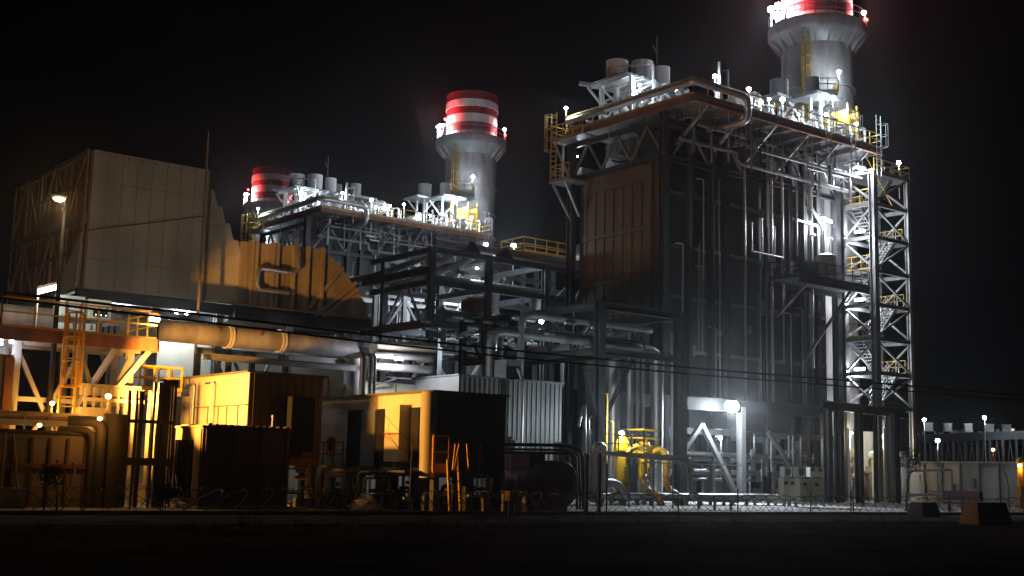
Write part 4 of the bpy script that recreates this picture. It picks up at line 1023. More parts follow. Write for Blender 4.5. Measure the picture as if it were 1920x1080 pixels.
# ------------------------------------------------------------------ yellow gas vessels and yard pipes
def gas_vessels():
    D = 66
    for (px, top, lab, r, plat) in ((1166, 822, 'left yellow gas vessel with a small lamp on its crown', .36, False), (1207, 828, 'right yellow gas vessel with a square railed platform on top', .34, True)):
        b = W(px, 935, d=D+(1.5 if plat else 0)); tz = W(px, top, d=D+(1.5 if plat else 0)).z
        t = thing('gas_vessel', lab, 'vessel', (b.x, b.y, 0), 'yellow gas vessels')
        MB().lathe([(r, .7), (r, tz-.3), (r*.9, tz-.1), (r*.5, tz+.1), (.01, tz+.15)], (b.x, b.y, 0), 24).build('shell', 'yellow', t)
        MB().lathe([(r*.5, 0), (r*.5, .3), (r, .7)], (b.x, b.y, 0), 20).build('skirt', 'dull_yellow', t)
        f = MB()
        for z in (1.3, tz-.6): f.lathe([(r, z-.05), (r+.09, z-.05), (r+.09, z+.05), (r, z+.05)], (b.x, b.y, 0), 24)
        build_each(f, 'flange', 'yellow', t)
        u = V((.62, -.78, 0))
        side = V((.785, -.62, 0))
        c = V((b.x, b.y, 0)) + side*.2 - V((.62, .785, 0))*.3
        o = side*(.95 if not plat else 1.0)
        MB().tube([c+V((0, 0, tz-.75)), c+o*.6+V((0, 0, tz-.35)), c+o+V((0, 0, tz-.6)), c+o+V((0, 0, .9)), c+o+side*.7+V((0, 0, .55)), c+o+side*.9+V((0, 0, 0))], .155, 14, .6).build('pipe', 'yellow', t)
        s = MB()
        for z in (tz-1.2, 1.6): s.lathe([(.155, -.04), (.24, -.04), (.24, .04), (.155, .04)], c+o+V((0, 0, z)), 16)
        s.build('pipe_flange', 'yellow', t)
        bx = c-V((.3, .4, 0)); MB().box(bx.x-.14, bx.x+.1, bx.y-.14, bx.y+.1, 1.2, 2.0).box(bx.x-.1, bx.x+.06, bx.y-.1, bx.y+.06, 2.05, 2.5).build('control_box', 'dull_yellow', t)
        p0 = V((b.x-.6, b.y-.6, tz-.35 if plat else tz-.9))
        if plat:
            MB().box(p0.x, p0.x+1.3, p0.y, p0.y+1.3, p0.z-.35, p0.z-.02).build('platform', 'yellow', t)
            MB().rail([p0, p0+V((1.3, 0, 0)), p0+V((1.3, 1.3, 0)), p0+V((0, 1.3, 0)), p0], 1.0, .035, 1.3).build('railing', 'yellow', t)
        else:
            p0 = p0 + V((-.9, .3, 0))
            MB().rail([p0, p0+V((1.3, -.6, 0)), p0+V((2.2, .3, 0))], 1.1, .03, .9).build('railing', 'dull_yellow', t)
            vt = MB()
            for px2, py2 in ((1139, 738), (1150, 790)): q = W(px2, py2, d=D+1); vt.tube([(q.x, q.y, 1.5), q, q-side*.15], .045, 7)
            vt.build('vent_pipe', 'dull_yellow', t)
    q = W(1166, 812, d=D-.4)
    lamp(q, 'small warm white lamp on top of the left yellow vessel', 600, None, .3, .12, drop=-.5)
    t = thing('silver_pipework', 'shiny silver pipes and elbows left of the yellow vessels', 'pipework', W(1128, 930, d=64))
    for pts, r in ((((1117, 925), (1117, 836), (1130, 836), (1130, 925)), .22), (((1128, 905), (1160, 905), (1172, 935)), .22), (((1105, 930), (1105, 850)), .1), (((1085, 800), (1093, 762), (1097, 762), (1097, 850)), .07), (((1108, 905), (1104, 785), (1110, 780)), .04)):
        MB().tube([W(*p, d=64) for p in pts], r, 12, .6).build('pipe', 'lagging', t)
    f = MB()
    for py in (868, 892): f.lathe([(.2, -.04), (.34, -.04), (.34, .04), (.2, .04)], W(1130, py, d=64), 14)
    build_each(f, 'flange', 'silver', t)
    m = MB()
    for i in range(30):
        c = W(random.uniform(1096, 1228), random.uniform(880, 936), d=64.5+random.random()*3)
        m.lathe([(.13, -.04), (.13, .04)], c, 9, random.choice('xyz')).tube([c-V((0, 0, .4)), c+V((0, 0, .2))], .05, 6)
    build_each(m, 'valve', 'lagging', t, 2)
gas_vessels()
def loop_line():
    D = 61
    t = thing('pipe_loop', 'white square loop of small pipes on the yard right of the yellow vessels', 'pipework', W(1298, 940, d=D))
    MB().tube([W(*p, d=D) for p in ((1124, 849), (1240, 856), (1296, 860), (1299, 930), (1384, 934))], .1, 10, .5).build('pipe', 'white', t)
    MB().tube([W(*p, d=D) for p in ((1140, 851), (1240, 860), (1290, 864), (1293, 935), (1384, 940))], .09, 10, .5).build('pipe', 'lagging', t)
    MB().tube([W(1205, 867, d=D-.3), W(1391, 873, d=D-.3)], .03, 8).build('thin_pipe', 'green_line', t)
    s = MB()
    for px in (1130, 1180, 1225, 1262): a = W(px, 856, d=D); s.bar((a.x, a.y, 0), a, .06)
    for px in (1310, 1340, 1370): a = W(px, 938, d=D); s.bar((a.x, a.y, 0), a, .1)
    s.build('support', 'steel', t)
loop_line()
# low lit pipe tray in front of the vessels, on sleepers
def yard_tray():
    t = thing('pipe_tray', 'long low pipe tray with a lit top lying across the yard', 'pipework', W(1300, 950, z=0))
    a = W(1120, 948, z=0); b = W(1480, 948, z=0)
    d = (b-a).normalized(); n = V((-d.y, d.x, 0))
    m = MB()
    for i, r in enumerate((.14, .1, .16)): m.tube([a+n*i*.45+V((0, 0, .5)), b+n*i*.45+V((0, 0, .5))], r, 10)
    m.build('pipe', 'lagging', t)
    m = MB()
    for i in range(9): p = a.lerp(b, i/8); m.bar(p-n*.2+V((0, 0, .3)), p+n*1.2+V((0, 0, .3)), .14).bar(p+V((0, 0, 0)), p+V((0, 0, .3)), .14).bar(p+n, p+n+V((0, 0, .3)), .14)
    m.build('sleeper', 'steel', t)
yard_tray()
def left_tanks():
    c = W(1052, 905, d=50)
    t = thing('round_tank', 'dark maroon round tank lying with its end toward the fence', 'tank', (c.x, c.y, 0))
    MB().lathe([(.01, -.35), (.5, -.3), (.85, -.12), (.95, 0), (.95, 3.5), (.7, 3.8), (.01, 3.9)], (c.x, c.y, 1.15), 28, 'y').build('shell', 'maroon', t)
    [MB().box(c.x-.8, c.x+.8, c.y+q, c.y+q+.3, 0, .5).build('saddle', 'dark_steel', t) for q in (.5, 2.5)]
    MB().lathe([(.3, -.4), (.3, -.36), (.01, -.36)], (c.x, c.y, 1.15), 14, 'y').build('manhole', 'black', t)
    a = W(958, 905, d=52); b = W(998, 905, d=52)
    t = thing('maroon_cabinet', 'dim maroon tank box between the switch building and the round tank', 'tank', (b.x, b.y, 0))
    e = W(993, 870, d=50.5); q = W(1018, 870, d=50.5)
    MB().box(e.x, q.x+.4, e.y, e.y+2.5, .3, 2.35).build('body', 'maroon', t); MB().box(e.x, q.x, e.y+.1, e.y+2.2, 0, .29).build('skid', 'dark_steel', t); MB().bar((e.x, e.y-.03, 2.2), (q.x+.3, e.y-.03, 2.2), .05).build('rim', 'dark_steel', t)
    t = thing('railed_pipes', 'dark railings and bent pipes over the maroon tank', 'pipework', W(1000, 930, d=52))
    for k, (yy, r) in enumerate(((833, .07), (842, .05), (848, .06))):
        MB().tube([W(940, yy, d=51), W(1050+8*k, yy+2, d=51), W(1092-k*6, yy+6, d=51), W(1094-k*6, 955, d=51)], r, 8, .7).build('pipe', 'dark_steel' if k else 'black', t)
    m = MB()
    for i in range(9): a = W(945+i*14, 838, d=51.4); m.bar((a.x, a.y, 1.5), a, .04)
    m.bar(W(940, 873, d=51.4), W(1060, 876, d=51.4), .06); m.build('railing', 'dull_yellow', t)
    m = MB()
    for px, r in ((1100, .12), (1124, .12)): a = W(px, 850, d=48); m.bar((a.x, a.y, 0), a, r)
    m.build('post', 'black', t)
    a = W(1058, 858, d=53); k = thing('small_cabinet', 'small white cabinet standing behind the round tank', 'cabinet', (a.x, a.y, 0))
    MB().box(a.x-.3, a.x+.3, a.y, a.y+.4, 1.5, 2.9).build('body', 'white', k); MB().box(a.x-.25, a.x+.25, a.y+.1, a.y+.3, 0, 1.49).build('stand', 'steel', k); MB().bar((a.x+.15, a.y-.03, 2), (a.x+.15, a.y-.03, 2.3), .04).build('handle', 'dark_steel', k)
    a = W(964, 935, d=45); k = thing('orange_hydrant', 'small orange box on a stand beneath the switch building', 'box', (a.x, a.y, 0))
    MB().box(a.x-.2, a.x+.2, a.y, a.y+.3, .55, .9).build('body', 'yellow', k); MB().bar((a.x-.15, a.y+.1, 0), (a.x-.15, a.y+.1, .55), .06).bar((a.x+.15, a.y+.1, 0), (a.x+.15, a.y+.1, .55), .06).build('stand', 'steel', k)
    # crumpled pale sheet
    c = W(682, 945, z=0.25); random.seed(3)
    m = MB(); vs = []; fs = []; n = 14
    for i in range(n+1):
        for j in range(n+1):
            u, v = i/n*2-1, j/n*2-1; h = max(0, 1-(u*u+v*v)*.9)
            vs.append((c.x+u*.75+random.uniform(-.05, .05), c.y+v*.55, .05+.5*h*(1+.3*math.sin(5*u+3*v))+random.uniform(-.04, .04)))
    for i in range(n):
        for j in range(n): a = i*(n+1)+j; fs.append((a, a+n+1, a+n+2, a+1))
    m.add(vs, fs); o = m.build('tarpaulin', 'plastic_sheet'); tag(o, 'crumpled pale plastic sheet over a heap under the switch building', 'tarpaulin')
    # skids and pipes standing in the dark under and before the switch building
    t = thing('skid_pipes', 'dark clutter of pipe stubs and skids under the switch building', 'pipework', W(800, 950, z=0))
    m = MB(); 
    for i in range(80):
        c = W(random.uniform(560, 1000), random.uniform(895, 950), d=48+random.random()*5); c.z = 0; h = random.uniform(.4, 1.7)
        m.tube([c, c+V((0, 0, h)), c+V((random.uniform(-.8, .8), random.uniform(-.2, .2), h))], random.uniform(.03, .09), 7, .15)
    build_each(m, 'pipe', 'steel', t)
    m = MB()
    for i in range(12):
        c = W(570+i*32, 940, d=50+i % 3); m.box(c.x-.5, c.x+.5, c.y-.2, c.y+.2, 0, .35+.2*(i % 3))
    build_each(m, 'skid', 'dark_steel', t)
left_tanks()

# ------------------------------------------------------------------ left foreground: ribbed enclosure, ducts, cable frame
def ribbed_enclosure():
    x0 = W(165, 945, d=46.5); y = 44.6
    xa = 8.0; xb = W(168, 880, y=y).x; zt = W(100, 814, y=y).z
    t = thing('ribbed_enclosure', 'orange brown ribbed metal enclosure at the left picture edge', 'enclosure', (xa, y, 0))
    MB().box(xa, xb, y, y+2.6, 0, zt).build('wall', 'duct_paint', t)
    r = MB(); i = 0; x = xa+.3
    while x < xb-.1: r.box(x, x+.09, y-.09, y-.004, .1, zt-.15); x += .62
    r.box(xa, xb, y-.16, y-.095, 1.35, 1.5)
    r.build('rib', 'rust_brown', t)
    MB().box(xa, xb+.15, y-.2, y+2.7, zt+.004, zt+.12).build('roof', 'shed_dark', t)
    MB().bar((xb-.6, y-.2, 1.1), (xb-.6, y-.2, 1.35), .06).build('handle', 'pale_steel', t)
    t = thing('cable_tray', 'brightly orange lit cable tray above the ribbed enclosure', 'cable tray', (xa, y+1, zt))
    m = MB(); za = W(100, 800, y=y+1.2).z; zb = W(100, 783, y=y+1.2).z; xe = W(170, 790, y=y+1.2).x
    m.box(xa, xe, y+1.2, y+1.3, za, za+.22).box(xa, xe, y+1.6, y+1.7, zb, zb+.2); m.build('tray_side', 'cream', t)
    s = MB()
    for i in range(10): x = xa+.6+i*.9; s.bar((x, y+1.3, zt+.1), (x, y+1.3, zb+.1), .07)
    s.bar((xa, y+1.25, zt+.4), (xe, y+1.25, zt+.4), .05)
    s.build('post', 'steel', t)
    MB().tube([(xa, y+1.45, za+.3), (xe, y+1.45, za+.3)], .09, 8).build('pipe', 'rust_brown', t)
    # ladder rails in front
    a = W(7, 860, y=y-.5); t = thing('orange_poles', 'two leaning orange poles before the ribbed enclosure', 'poles', (a.x, y-.5, 0))
    for pa, pb in (((10, 810), (1, 925)), ((25, 815), (33, 925))): MB().tube([W(*pb, y=y-.5), W(*pa, y=y-.5)], .045, 8).build('pole', 'dull_yellow', t)
    a = W(38, 925, y=y-.9); 
    t = thing('concrete_block', 'dark concrete box at the bottom left corner', 'block', (a.x-1, a.y-.5, 0))
    MB().box(a.x-2.5, a.x, y-1.5, y-.6, 0, .62).build('body', 'concrete', t); MB().box(a.x-2.5, a.x+.05, y-1.55, y-.55, .624, .68).build('lid', 'concrete', t)
    a = W(30, 665, y=47); t = thing('end_wall_block', 'tall orange panel rising behind the enclosure at the left edge', 'panel', (a.x-1.5, 47, 0))
    zz = a.z; MB().box(a.x-4, a.x, 47.2, 48.4, 0, zz).build('body', 'cream', t); MB().box(a.x-.3, a.x+.02, 47.14, 47.195, .5, zz-.1).build('edge_strip', 'rust_brown', t)
ribbed_enclosure()
def duct_stack():
    t = thing('dark_ducts', 'dark vertical ducts and bent pipes right of the ribbed enclosure', 'duct', W(200, 955, z=0))
    c = W(210, 900, d=44.6); z = W(210, 776, d=44.6).z
    MB().lathe([(.42, 0), (.42, z-.05), (.46, z-.05), (.46, z)], (c.x, c.y, 0), 28).build('round_duct', 'shed_dark', t)
    for px, r, tp in ((168, .12, 806), (184, .19, 790)):
        a = W(px, 900, d=44); zt = W(px, tp, d=44).z
        MB().tube([(a.x, a.y, 0), (a.x, a.y, zt), (a.x-1.1, a.y+.4, zt)], r, 12, .4).build('bent_pipe', 'shed_dark', t)
    b = W(210, 900, d=46); a = W(150, 785, d=47); e = W(222, 775, d=46.8)
    MB().box(a.x, e.x, a.y, a.y+1, a.z, a.z+.45).build('cross_duct', 'cream', t)
duct_stack()
def cable_frame():
    y = 44.35
    t = thing('cable_trestle', 'tall dark steel cable frame with many uprights left of the lit container', 'steel frame', W(290, 955, y=y))
    zt = W(310, 718, y=y).z; zm = W(300, 792, y=y).z; zl = W(280, 866, y=y).z
    for px, w in ((236, .1), (250, .08), (258, .14), (282, .1), (292, .12), (299, .1), (305, .26), (322, .08), (316, .06)):
        a = W(px, 860, y=y); MB().bar((a.x, y+.02*(px % 3), 0), (a.x, y+.02*(px % 3), zt-(0 if px > 280 else .35)), w).build('upright', 'dark_steel', t)
    m = MB(); xa = W(226, 860, y=y).x; xb = W(318, 860, y=y).x
    m.box(xa, xb, y-.2, y-.15, zm-.07, zm+.07).box(xa, xb, y-.25, y-.15, zl-.14, zl+.14).box(xb-.5, xb+.05, y-.25, y-.15, zt-.1, zt+.1)
    build_each(m, 'cross_bar', 'dark_steel', t)
    xl = W(150, 742, y=y+3.2).x
    m = MB(); z1 = W(200, 738, y=y+3.2).z
    m.box(xl, xb, y+3.2, y+3.3, z1-.1, z1+.35).box(xl, xb, y+2.8, y+2.9, z1-.35, z1-.2); m.build('tray', 'cream', t); xb = W(300, 742, y=y+3.2).x
    p = MB()
    for i in range(10): x = xl+(xb-xl)*(i+.5)/10; p.box(x-.05, x+.05, y+3.0, y+3.1, 0 if i % 3 else 1, z1+.2)
    p.build('post', 'cream', t)
    k = thing('yellow_wall', 'cream slatted wall lit orange behind the cable frame', 'wall', W(270, 945, y=55))
    a = W(225, 820, y=55); b = W(322, 820, y=55)
    MB().box(a.x, b.x+.6, 55, 55.3, 0, a.z+.1).build('wall', 'cream', k)
    m = MB(); x = a.x
    while x < b.x+.6: m.box(x, x+.045, 54.95, 54.996, 0, a.z); x += .32
    m.build('slat_gap', 'rust_brown', k)
    c = W(256, 935, y=47.5); k = thing('pale_box', 'small pale box lit orange on the ground inside the cable frame', 'box', (c.x, 47.5, 0))
    MB().box(c.x-.3, c.x+.25, 47.3, 47.8, .05, .75).build('body', 'cream', k); MB().box(c.x-.35, c.x+.3, 47.25, 47.85, .754, .8).build('lid', 'cream', k)
cable_frame()
SO = 'sodium_glow'
def sodium(p, lab, e, s=.14, post=.8, drop=.3, tilt=None):
    return lamp(p, lab, e, 'orange work lamps at the lower left', post, s, 'lamp', 'work_lamp', SO, SOD, drop, 'rust_brown')
LP = W(203, 743, d=45.9)
t = sodium(LP, 'very bright orange lamp in front of the orange lit tray, left of the cable frame', 160, .11, .7, .35)
point(t, LP+V((.3, 0, -.1)), 10500, SOD, .15, 128, (24, 46.2, 5.2))
sodium(W(98, 756, d=46), 'orange lamp beside the caged yellow ladder', 350, .09)
sodium(W(74, 797, d=43.9), 'orange lamp over the ribbed enclosure', 170, .08, .3)
LQ = W(187, 785, d=43.5)
t = sodium(LQ, 'orange lamp over the dark bent pipes', 25, .08, .3)
point(t, LQ+V((.3, 0, .05)), 10000, SOD, .12, 44, (27.3, 40.3, 3.9))
# orange lamp lighting the round duct of the switch building
# tall street lamp, front left
def street_lamp():
    b = W(78, 945, z=0); h = W(129, 372, d=47)
    t = thing('street_lamp', 'tall dark street lamp with an orange lit head at the left', 'street lamp', b)
    top = V((b.x+(h.x-b.x)*.5, b.y+(h.y-b.y)*.5, h.z+.05))
    MB().tube([b, (b.x, b.y, 4), (b.x, b.y, h.z-.3)], [.13, .11, .07], 12).build('pole', 'black', t)
    p = V((b.x, b.y, h.z-.3))
    fw = (V((-.62, -.785, 0))*.9+V((.785, -.62, 0))*.15)
    q = p+fw*1.2+V((0, 0, .35))
    MB().tube([p, p+fw*.5+V((0, 0, .25)), q], .045, 8).build('arm', 'black', t)
    MB().ball(q+fw*.1, .3, 8, (1, 1, .5)).build('head', 'dark_steel', t)
    MB().ball(q+fw*.1-V((0, 0, .09)), .24, 8, (1, 1, .5)).build('lens', 'dim_sodium', t)
    point(t, q+fw*.1-V((0, 0, .5)), 620, (1, .64, .3), .15)
street_lamp()
# overhead cables
def cable(pts, lab, r):
    n = len(pts); P = [W(*p, d=24+28*(p[0]+100)/2060) for p in pts]
    o = MB().tube(P, r, 6).build('overhead_cable', 'black'); tag(o, lab, 'cable', 'overhead cables across the picture')
cable([(-400, 492), (-100, 534), (0, 547), (180, 568), (360, 588), (660, 624), (940, 655), (1300, 690), (1710, 724), (2050, 752)], 'upper of the two black overhead cables crossing the whole picture', .034)
cable([(-400, 503), (-100, 545), (0, 558), (180, 580), (360, 601), (660, 638), (940, 668), (1300, 702), (1710, 734), (2050, 761)], 'lower of the two black overhead cables crossing the whole picture', .03)
# razor wire along the road edge
def razor():
    a = ra+rn*6.9-rd*2; b = ra+rn*6.9+rd*64
    t = thing('razor_wire_fence', 'low coil of razor wire along the far edge of the road', 'razor wire', a)
    L = (b-a).length; step = .8; n = int(L/step)
    for sg in (1, -1):
        pts = []
        for i in range(n*14):
            g = 2*math.pi*i/14; R = .42+.05*math.sin(i*.37)
            pts.append(a+rd*(L*i/(n*14)+sg*.5*math.sin(g)+.1*math.sin(i*.11))+rn*(R*math.cos(g))+V((0, 0, .42+R*math.sin(g))))
        m = MB().tube(pts, .011, 4)
        for i in range(0, len(pts), 4): m.bar(pts[i]-V((.025, .02, .02)), pts[i]+V((.025, .02, .02)), .014)
        m.build('coil', 'dark_steel', t)
    for i in range(9): p = a+rd*(i*7.3+3); MB().bar(p, p+V((0, 0, 1.1 if i % 4 else 2.0)), .045).build('stake', 'dark_steel', t)
    m = MB(); m.bar(a+V((0, 0, .8)), b+V((0, 0, .8)), .012).bar(a+V((0, 0, .4)), b+V((0, 0, .4)), .012); m.build('wire', 'dark_steel', t)
razor()
# concrete blocks at the road, right
for (pa, pb, py, h, l) in ((1836, 1900, 984, .85, 'dark concrete barrier block at the far right of the road'), (1732, 1766, 969, .65, 'smaller dark concrete barrier block left of the far right one')):
    a = W(pa, py, z=0); b = W(pb, py, z=0); d = (b-a); n = V((-d.y, d.x, 0)).normalized()*1.0; i = d*.08
    m = MB(); m.add([a, b, b+n, a+n, a+i+n*.2+V((0, 0, h)), b-i+n*.2+V((0, 0, h)), b-i+n*.8+V((0, 0, h)), a+i+n*.8+V((0, 0, h))], [(3,2,1,0),(4,5,6,7),(0,1,5,4),(1,2,6,5),(2,3,7,6),(3,0,4,7)])
    o = m.build('barrier_block', 'shed_dark'); tag(o, l, 'barrier', 'concrete barrier blocks')

# ------------------------------------------------------------------ right side
def right_yard():
    D = 84
    for (pa, pb, ya, yb, lab) in ((1590, 1640, 895, 940, None), ):
        pass
    cab = (((1500, 897), (1545, 942), 70, 'wide cream control cabinet with twin vents at the foot of the frame'), ((1469, 896), (1493, 935), 71, 'narrow cream cabinet left of the wide one'), ((1519, 876), (1546, 895), 72, 'blank cream box above the wide cabinet'))
    for pa, pb, d, l in cab:
        A = W(*pa, d=d); B = W(*pb, d=d); z0 = max(0, B.z); w = (B-A); w.z = 0; nn = V((-w.y, w.x, 0)).normalized()*.7
        t = thing('control_cabinet', l, 'cabinet', (A.x, A.y, 0), 'cream cabinets at the boiler foot')
        MB().prism([V((A.x, A.y, z0)), V((B.x, B.y, z0)), V((B.x, B.y, A.z)), V((A.x, A.y, A.z))], nn).build('body', 'cream', t)
        m = MB(); fr = -nn.normalized()*.02
        for u in (.2, .7):
            c = V((A.x, A.y, 0)).lerp(V((B.x, B.y, 0)), u)+fr; zc = z0+(A.z-z0)*.75; e = w.normalized()*.12
            m.prism([c-e+V((0, 0, zc-.1)), c+e+V((0, 0, zc-.1)), c+e+V((0, 0, zc+.1)), c-e+V((0, 0, zc+.1))], fr*.5)
        m.build('vent', 'dark_steel', t)
        if z0 > .3: MB().bar((A.x+.1, A.y, 0), (A.x+.1, A.y, z0), .08).bar((B.x-.1, B.y, 0), (B.x-.1, B.y, z0), .08).build('stand', 'steel', t)
    for px, l in ((1474, 'left white air conditioner fan unit above the narrow cabinet'), (1499, 'right white air conditioner fan unit above the narrow cabinet')):
        c = W(px, 885, d=71.5); t = thing('fan_unit', l, 'air conditioner', (c.x, c.y, c.z-.35), 'air conditioner units at the boiler foot')
        MB().box(c.x-.33, c.x+.33, c.y-.15, c.y+.2, c.z-.3, c.z+.3).build('body', 'white', t)
        MB().lathe([(.21, -.16), (.21, -.19), (.01, -.19)], c, 18, 'y').build('fan', 'dark_steel', t)
        MB().bar(c+V((-.25, 0, -.3)), V((c.x-.25, c.y, 0)), .05).bar(c+V((.25, 0, -.3)), V((c.x+.25, c.y, 0)), .05).build('stand', 'steel', t)
    # warm lit machinery behind the dark columns
    t = thing('pump_skid', 'warm lit pumps and valves behind the dark columns', 'machinery', W(1600, 935, d=96))
    for i in range(26):
        c = W(random.uniform(1558, 1665), random.uniform(830, 925), d=94+random.random()*5)
        MB().lathe([(.3, -.2), (.34, 0), (.3, .2)], c, 14, random.choice('xyz')).tube([c-V((0, 0, c.z)), c+V((0, 0, random.uniform(0, .8)))], random.uniform(.06, .14), 8).build('pump', random.choice(('silver', 'lagging', 'cream', 'rust_brown', 'mint')), t)
    a = W(1585, 850, d=100); b = W(1640, 850, d=100); MB().prism([V((a.x, a.y, 0)), V((b.x, b.y, 0)), V((b.x, b.y, 5.5)), V((a.x, a.y, 5.5))], (.3, .3, 0)).build('panel', 'cream', t)
    m = MB()
    for px in (1560, 1591, 1604, 1659): c = W(px, 860, d=93); m.tube([(c.x, c.y, 0), (c.x, c.y, 5.5)], .1, 8)
    m.build('riser_pipe', 'lagging', t)
    lamp(W(1597, 812, d=94), 'warm lamp over the pumps behind the dark columns', 450, None, .3, .1, glow=SO, col=(1, .75, .45), drop=.4)
    # square pipe loop
    D = 74
    t = thing('pipe_loop', 'pale square pipe loop standing before the far right wall', 'pipework', W(1750, 930, d=D))
    MB().tube([W(*p, d=D) for p in ((1700, 928), (1784, 927), (1784, 881), (1706, 883))], .075, 8, .15).build('pipe', 'white', t)
    m = MB()
    for px, ya, yb in ((1724, 851, 882), (1704, 862, 882), (1757, 888, 920), (1763, 895, 905), (1736, 928, 945), (1757, 928, 945), (1725, 890, 902), (1741, 918, 925)): m.tube([W(px, yb, d=D), W(px, ya, d=D)], .055, 7)
    m.bar(W(1740, 922, d=D), W(1775, 921, d=D), .08)
    m.build('riser_pipe', 'white', t)
    MB().tube([W(1690, 862, d=D+1), W(1722, 862, d=D+1)], .1, 9).tube([W(1688, 852, d=D+2), W(1700, 852, d=D+2), W(1700, 935, d=D+2)], .18, 9, .4).build('header_pipe', 'lagging', t)
    # far wall
    D = 92; a = W(1640, 864, d=D+6); b = W(1912, 884, d=D-7)
    o = MB().prism([V((a.x, a.y, 0)), V((b.x, b.y, 0)), V((b.x, b.y, 3.0)), V((a.x, a.y, 3.0))], (.25, .3, 0)).build('boundary_wall', 'concrete'); tag(o, 'pale concrete boundary wall behind the square pipe loop at the right', 'wall')
    wd = (b-a); wd.z = 0; m = MB(); c2 = MB(); fr = V((wd.y, -wd.x, 0)).normalized()
    for i in range(9):
        p = V((a.x, a.y, 0))+wd*(i/8)+fr*.06; m.bar(p, p+V((0, 0, 2.95)), .12)
    c2.bar(V((a.x, a.y, 3.05))+fr*-.1, V((b.x, b.y, 3.05))+fr*-.1, .5, .09)
    build_each(m, 'wall_post', 'concrete', o); c2.build('coping', 'concrete', o)
    for f, w2, z0, z1 in ((.35, .5, .3, 1.6), (.52, .9, .9, 1.5), (.7, .35, 1.2, 1.9)):
        p = V((a.x, a.y, 0))+wd*f+fr*.02; q = p+wd.normalized()*w2; MB().prism([p+V((0, 0, z0)), q+V((0, 0, z0)), q+V((0, 0, z1)), p+V((0, 0, z1))], fr*.15).build('wall_box', 'steel', o)
    # air cooled condenser far away
    D = 140; t = thing('cooling_condenser', 'far away dark cooling structure on legs with box fans on top', 'cooling unit', W(1820, 860, d=D))
    a = W(1705, 822, d=D+12); b = W(1960, 826, d=D-12); zt = 6.6
    up = V((0, 0, 1)); a.z = b.z = 0; dd = (b-a).normalized(); nn = V((-dd.y, dd.x, 0))
    MB().prism([a+up*6.3, b+up*6.3, b+up*7.2, a+up*7.2], nn*14).build('deck', 'dark_steel', t)
    for i in range(12):
        p = a.lerp(b, i/11); MB().bar(p, p+up*6.3, .3).build('leg', 'dark_steel', t)
    m = MB()
    for i in range(11):
        p = a.lerp(b, i/11); q = a.lerp(b, (i+1)/11); c = (p+q)/2
        m.bar(p, c+up*6.2, .12).bar(q, c+up*6.2, .12)
    m.build('brace', 'dark_steel', t)
    for px in (1741, 1777, 1815, 1855, 1887): 
        c = W(px, 800, d=D-1); c.z = 7.21; MB().lathe([(.7, 0), (.55, .15), (.55, .85), (.62, .85), (.62, .95), (.01, .95)], c, 4).build('fan_box', 'pale_steel', t)
    m = MB()
    for i in range(40): p = a.lerp(b, random.random())+nn*random.uniform(0, 6); m.bar(p+up*7.2, p+up*random.uniform(7.3, 7.7), random.uniform(.1, .5))
    m.build('equipment', 'pale_steel', t)
    m = MB()
    t = thing('parked_skid', 'low pale lit equipment beyond the boundary wall', 'equipment', W(1760, 862, d=130))
    for i in range(8):
        c = W(1735+i*7, 860, d=128+i % 3); m.box(c.x-.3, c.x+.3, c.y-.3, c.y+.3, 0, 3.4+.2*(i % 2))
    m.build('body', 'white', t)
    for px, py, d, e, l in ((1733, 787, 132, 400, 'left one of the two high white lamps at the far right'), (1846, 783, 134, 400, 'right one of the two high white lamps at the far right'), (1758, 826, 118, 160, 'lower white lamp at the far right, before the cooling structure')):
        p = W(px, py, d=d); lamp(p, l, e, 'far pole lamps at the right', p.z, .2, 'pole lamp', 'pole_lamp', drop=.6)
    for px, py, d, l, e in ((1862, 843, 100, 'small orange lamp before the far cooling structure', 60), (1912, 873, 80, 'orange lamp at the right picture edge', 50)):
        p = W(px, py, d=d); lamp(p, l, e, 'orange lamps at the right edge', p.z, .13, 'lamp', 'pole_lamp', SO, (1, .3, .05), .3, 'rust_brown')
    a = W(1916, 935, d=80); t = thing('orange_valve_post', 'orange lit post cut by the right picture edge', 'post', (a.x, a.y, 0))
    MB().tube([(a.x, a.y, 0), (a.x, a.y, 3)], .25, 10).box(a.x-.4, a.x+.4, a.y-.2, a.y+.2, .8, 1.4).build('post', 'dull_yellow', t); MB().ball((a.x, a.y, 3), .3, 6).build('cap', 'dull_yellow', t)
    a = W(1770, 945, d=66); b = W(1840, 945, d=64); t = thing('flat_trailer', 'low dark red beam lying near the barrier blocks', 'beam', a)
    MB().bar((a.x, a.y, .9), (b.x, b.y, .9), .25, .5).bar((a.x, a.y, .5), (b.x, b.y, .5), .12).build('beam', 'maroon', t)
    for f in (.15, .5, .85): p = a.lerp(b, f); MB().bar((p.x, p.y, 0), (p.x, p.y, .8), .12).build('leg', 'dark_steel', t)
right_yard()

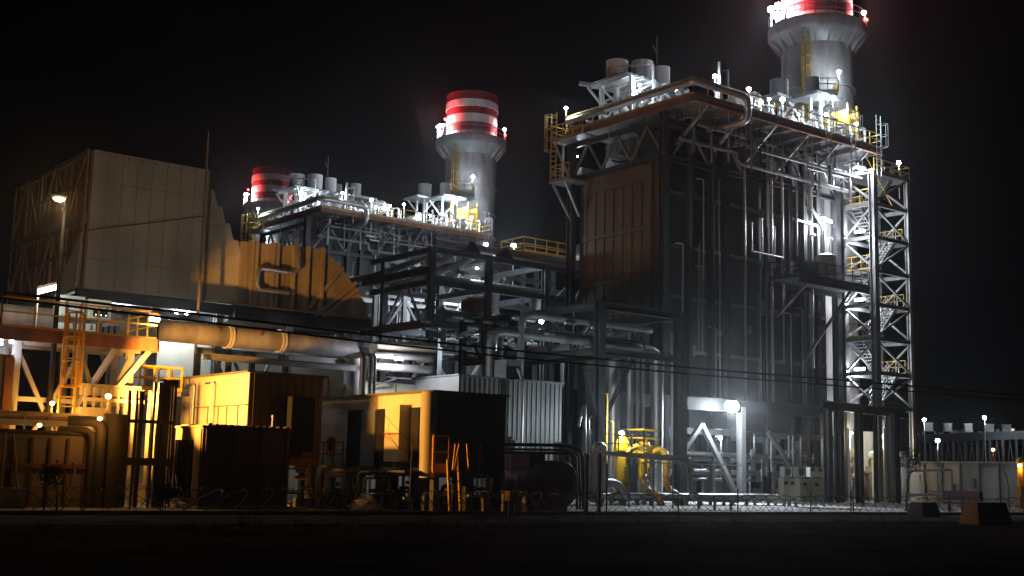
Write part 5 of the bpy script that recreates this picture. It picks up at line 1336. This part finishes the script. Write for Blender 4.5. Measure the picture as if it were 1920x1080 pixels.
# ------------------------------------------------------------------ plants
def bare_tree(base, h, lab, spread=.35, seed=1, r=.05, name='bare_tree', leaves=0):
    rs = random.Random(seed); t = thing(name, lab, 'tree' if h > 1.5 else 'shrub', base)
    br = MB(); tips = []
    def grow(p, d, L, rad, lv):
        pts = [p]; n = 4
        for i in range(n):
            d = (d+V((rs.uniform(-1, 1), rs.uniform(-1, 1), rs.uniform(-.3, .6)))*.18).normalized(); p = p+d*L/n; pts.append(p)
        br.tube(pts, [rad*(1-.45*i/n) for i in range(n+1)], 5)
        if lv == 0: tips.append(p); return
        for k in range(rs.choice((2, 3, 3))):
            q = pts[rs.choice((2, 3, 4))]; e = (d+V((rs.uniform(-1, 1), rs.uniform(-1, 1), rs.uniform(-.2, .5)))*spread*2).normalized()
            grow(q, e, L*rs.uniform(.55, .8), rad*.5, lv-1)
    tr = MB(); tr.tube([V(base), V(base)+V((0, 0, h*.3))], [r, r*.8], 8); tr.build('trunk', 'bark', t)
    grow(V(base)+V((0, 0, h*.28)), V((0, 0, 1)), h*.33, r*.8, 4); br.build('branches', 'bark', t)
    if leaves:
        lf = MB()
        for tp in tips:
            for k in range(leaves):
                c = tp+V((rs.gauss(0, .12), rs.gauss(0, .12), rs.gauss(0, .1))); a = V((rs.uniform(-1, 1), rs.uniform(-1, 1), rs.uniform(-1, 1))).normalized()*.06; b = a.cross(V((rs.uniform(-1, 1), rs.uniform(-1, 1), 1))).normalized()*.035
                lf.add([c-a, c+b, c+a, c-b], [(0, 1, 2, 3)])
        lf.build('leaves', 'leaf', t, False)
b = W(768, 962, z=0); bare_tree(b, 4.2, 'thin bare tree in front of the orange round duct of the switch building', .4, 4, .045)
b = W(1272, 968, z=0); bare_tree(b, 2.6, 'thin bare sapling before the white pipe loop', .4, 9, .03)
b = W(1893, 962, z=0); bare_tree(b, 3.0, 'bare sapling by the far right barrier block', .35, 12, .03)
b = W(1700, 960, d=66); b.z = 0; bare_tree(b, 3.2, 'leafy dark bush left of the square pipe loop at the right', .6, 15, .06, 'leafy_bush', 9)
b = W(105, 965, z=0); bare_tree(b, 1.4, 'small dark shrub at the foot of the street lamp', .6, 21, .03, 'shrub', 5)
b = W(300, 968, z=0); bare_tree(b, .9, 'low shrub in front of the dark transformer housing', .6, 22, .02, 'shrub', 5)
b = W(1600, 965, z=0); bare_tree(b, 2.0, 'thin bare sapling under the stair tower beside the road', .5, 31, .03)
b = W(1520, 965, z=0); bare_tree(b, 1.7, 'small bare sapling left of the dark column group', .5, 33, .025)

# ------------------------------------------------------------------ thin mist added to give the lamps a glow
HZ = 0.0002
if HZ:
    m = bpy.data.materials.new('glow_haze'); m.use_nodes = True; nt = m.node_tree
    nt.nodes.remove(nt.nodes['Principled BSDF']); vol = nt.nodes.new('ShaderNodeVolumePrincipled')
    vol.inputs['Color'].default_value = (.85, .87, .9, 1); vol.inputs['Density'].default_value = HZ; vol.inputs['Anisotropy'].default_value = .9
    nt.links.new(vol.outputs[0], nt.nodes['Material Output'].inputs['Volume']); MAT['glow_haze'] = m
    struct(MB().box(-60, 260, -60, 320, -1.1, 52).build('glow_haze', 'glow_haze', smooth=False), 'stuff')
    cy.volume_bounces = 0
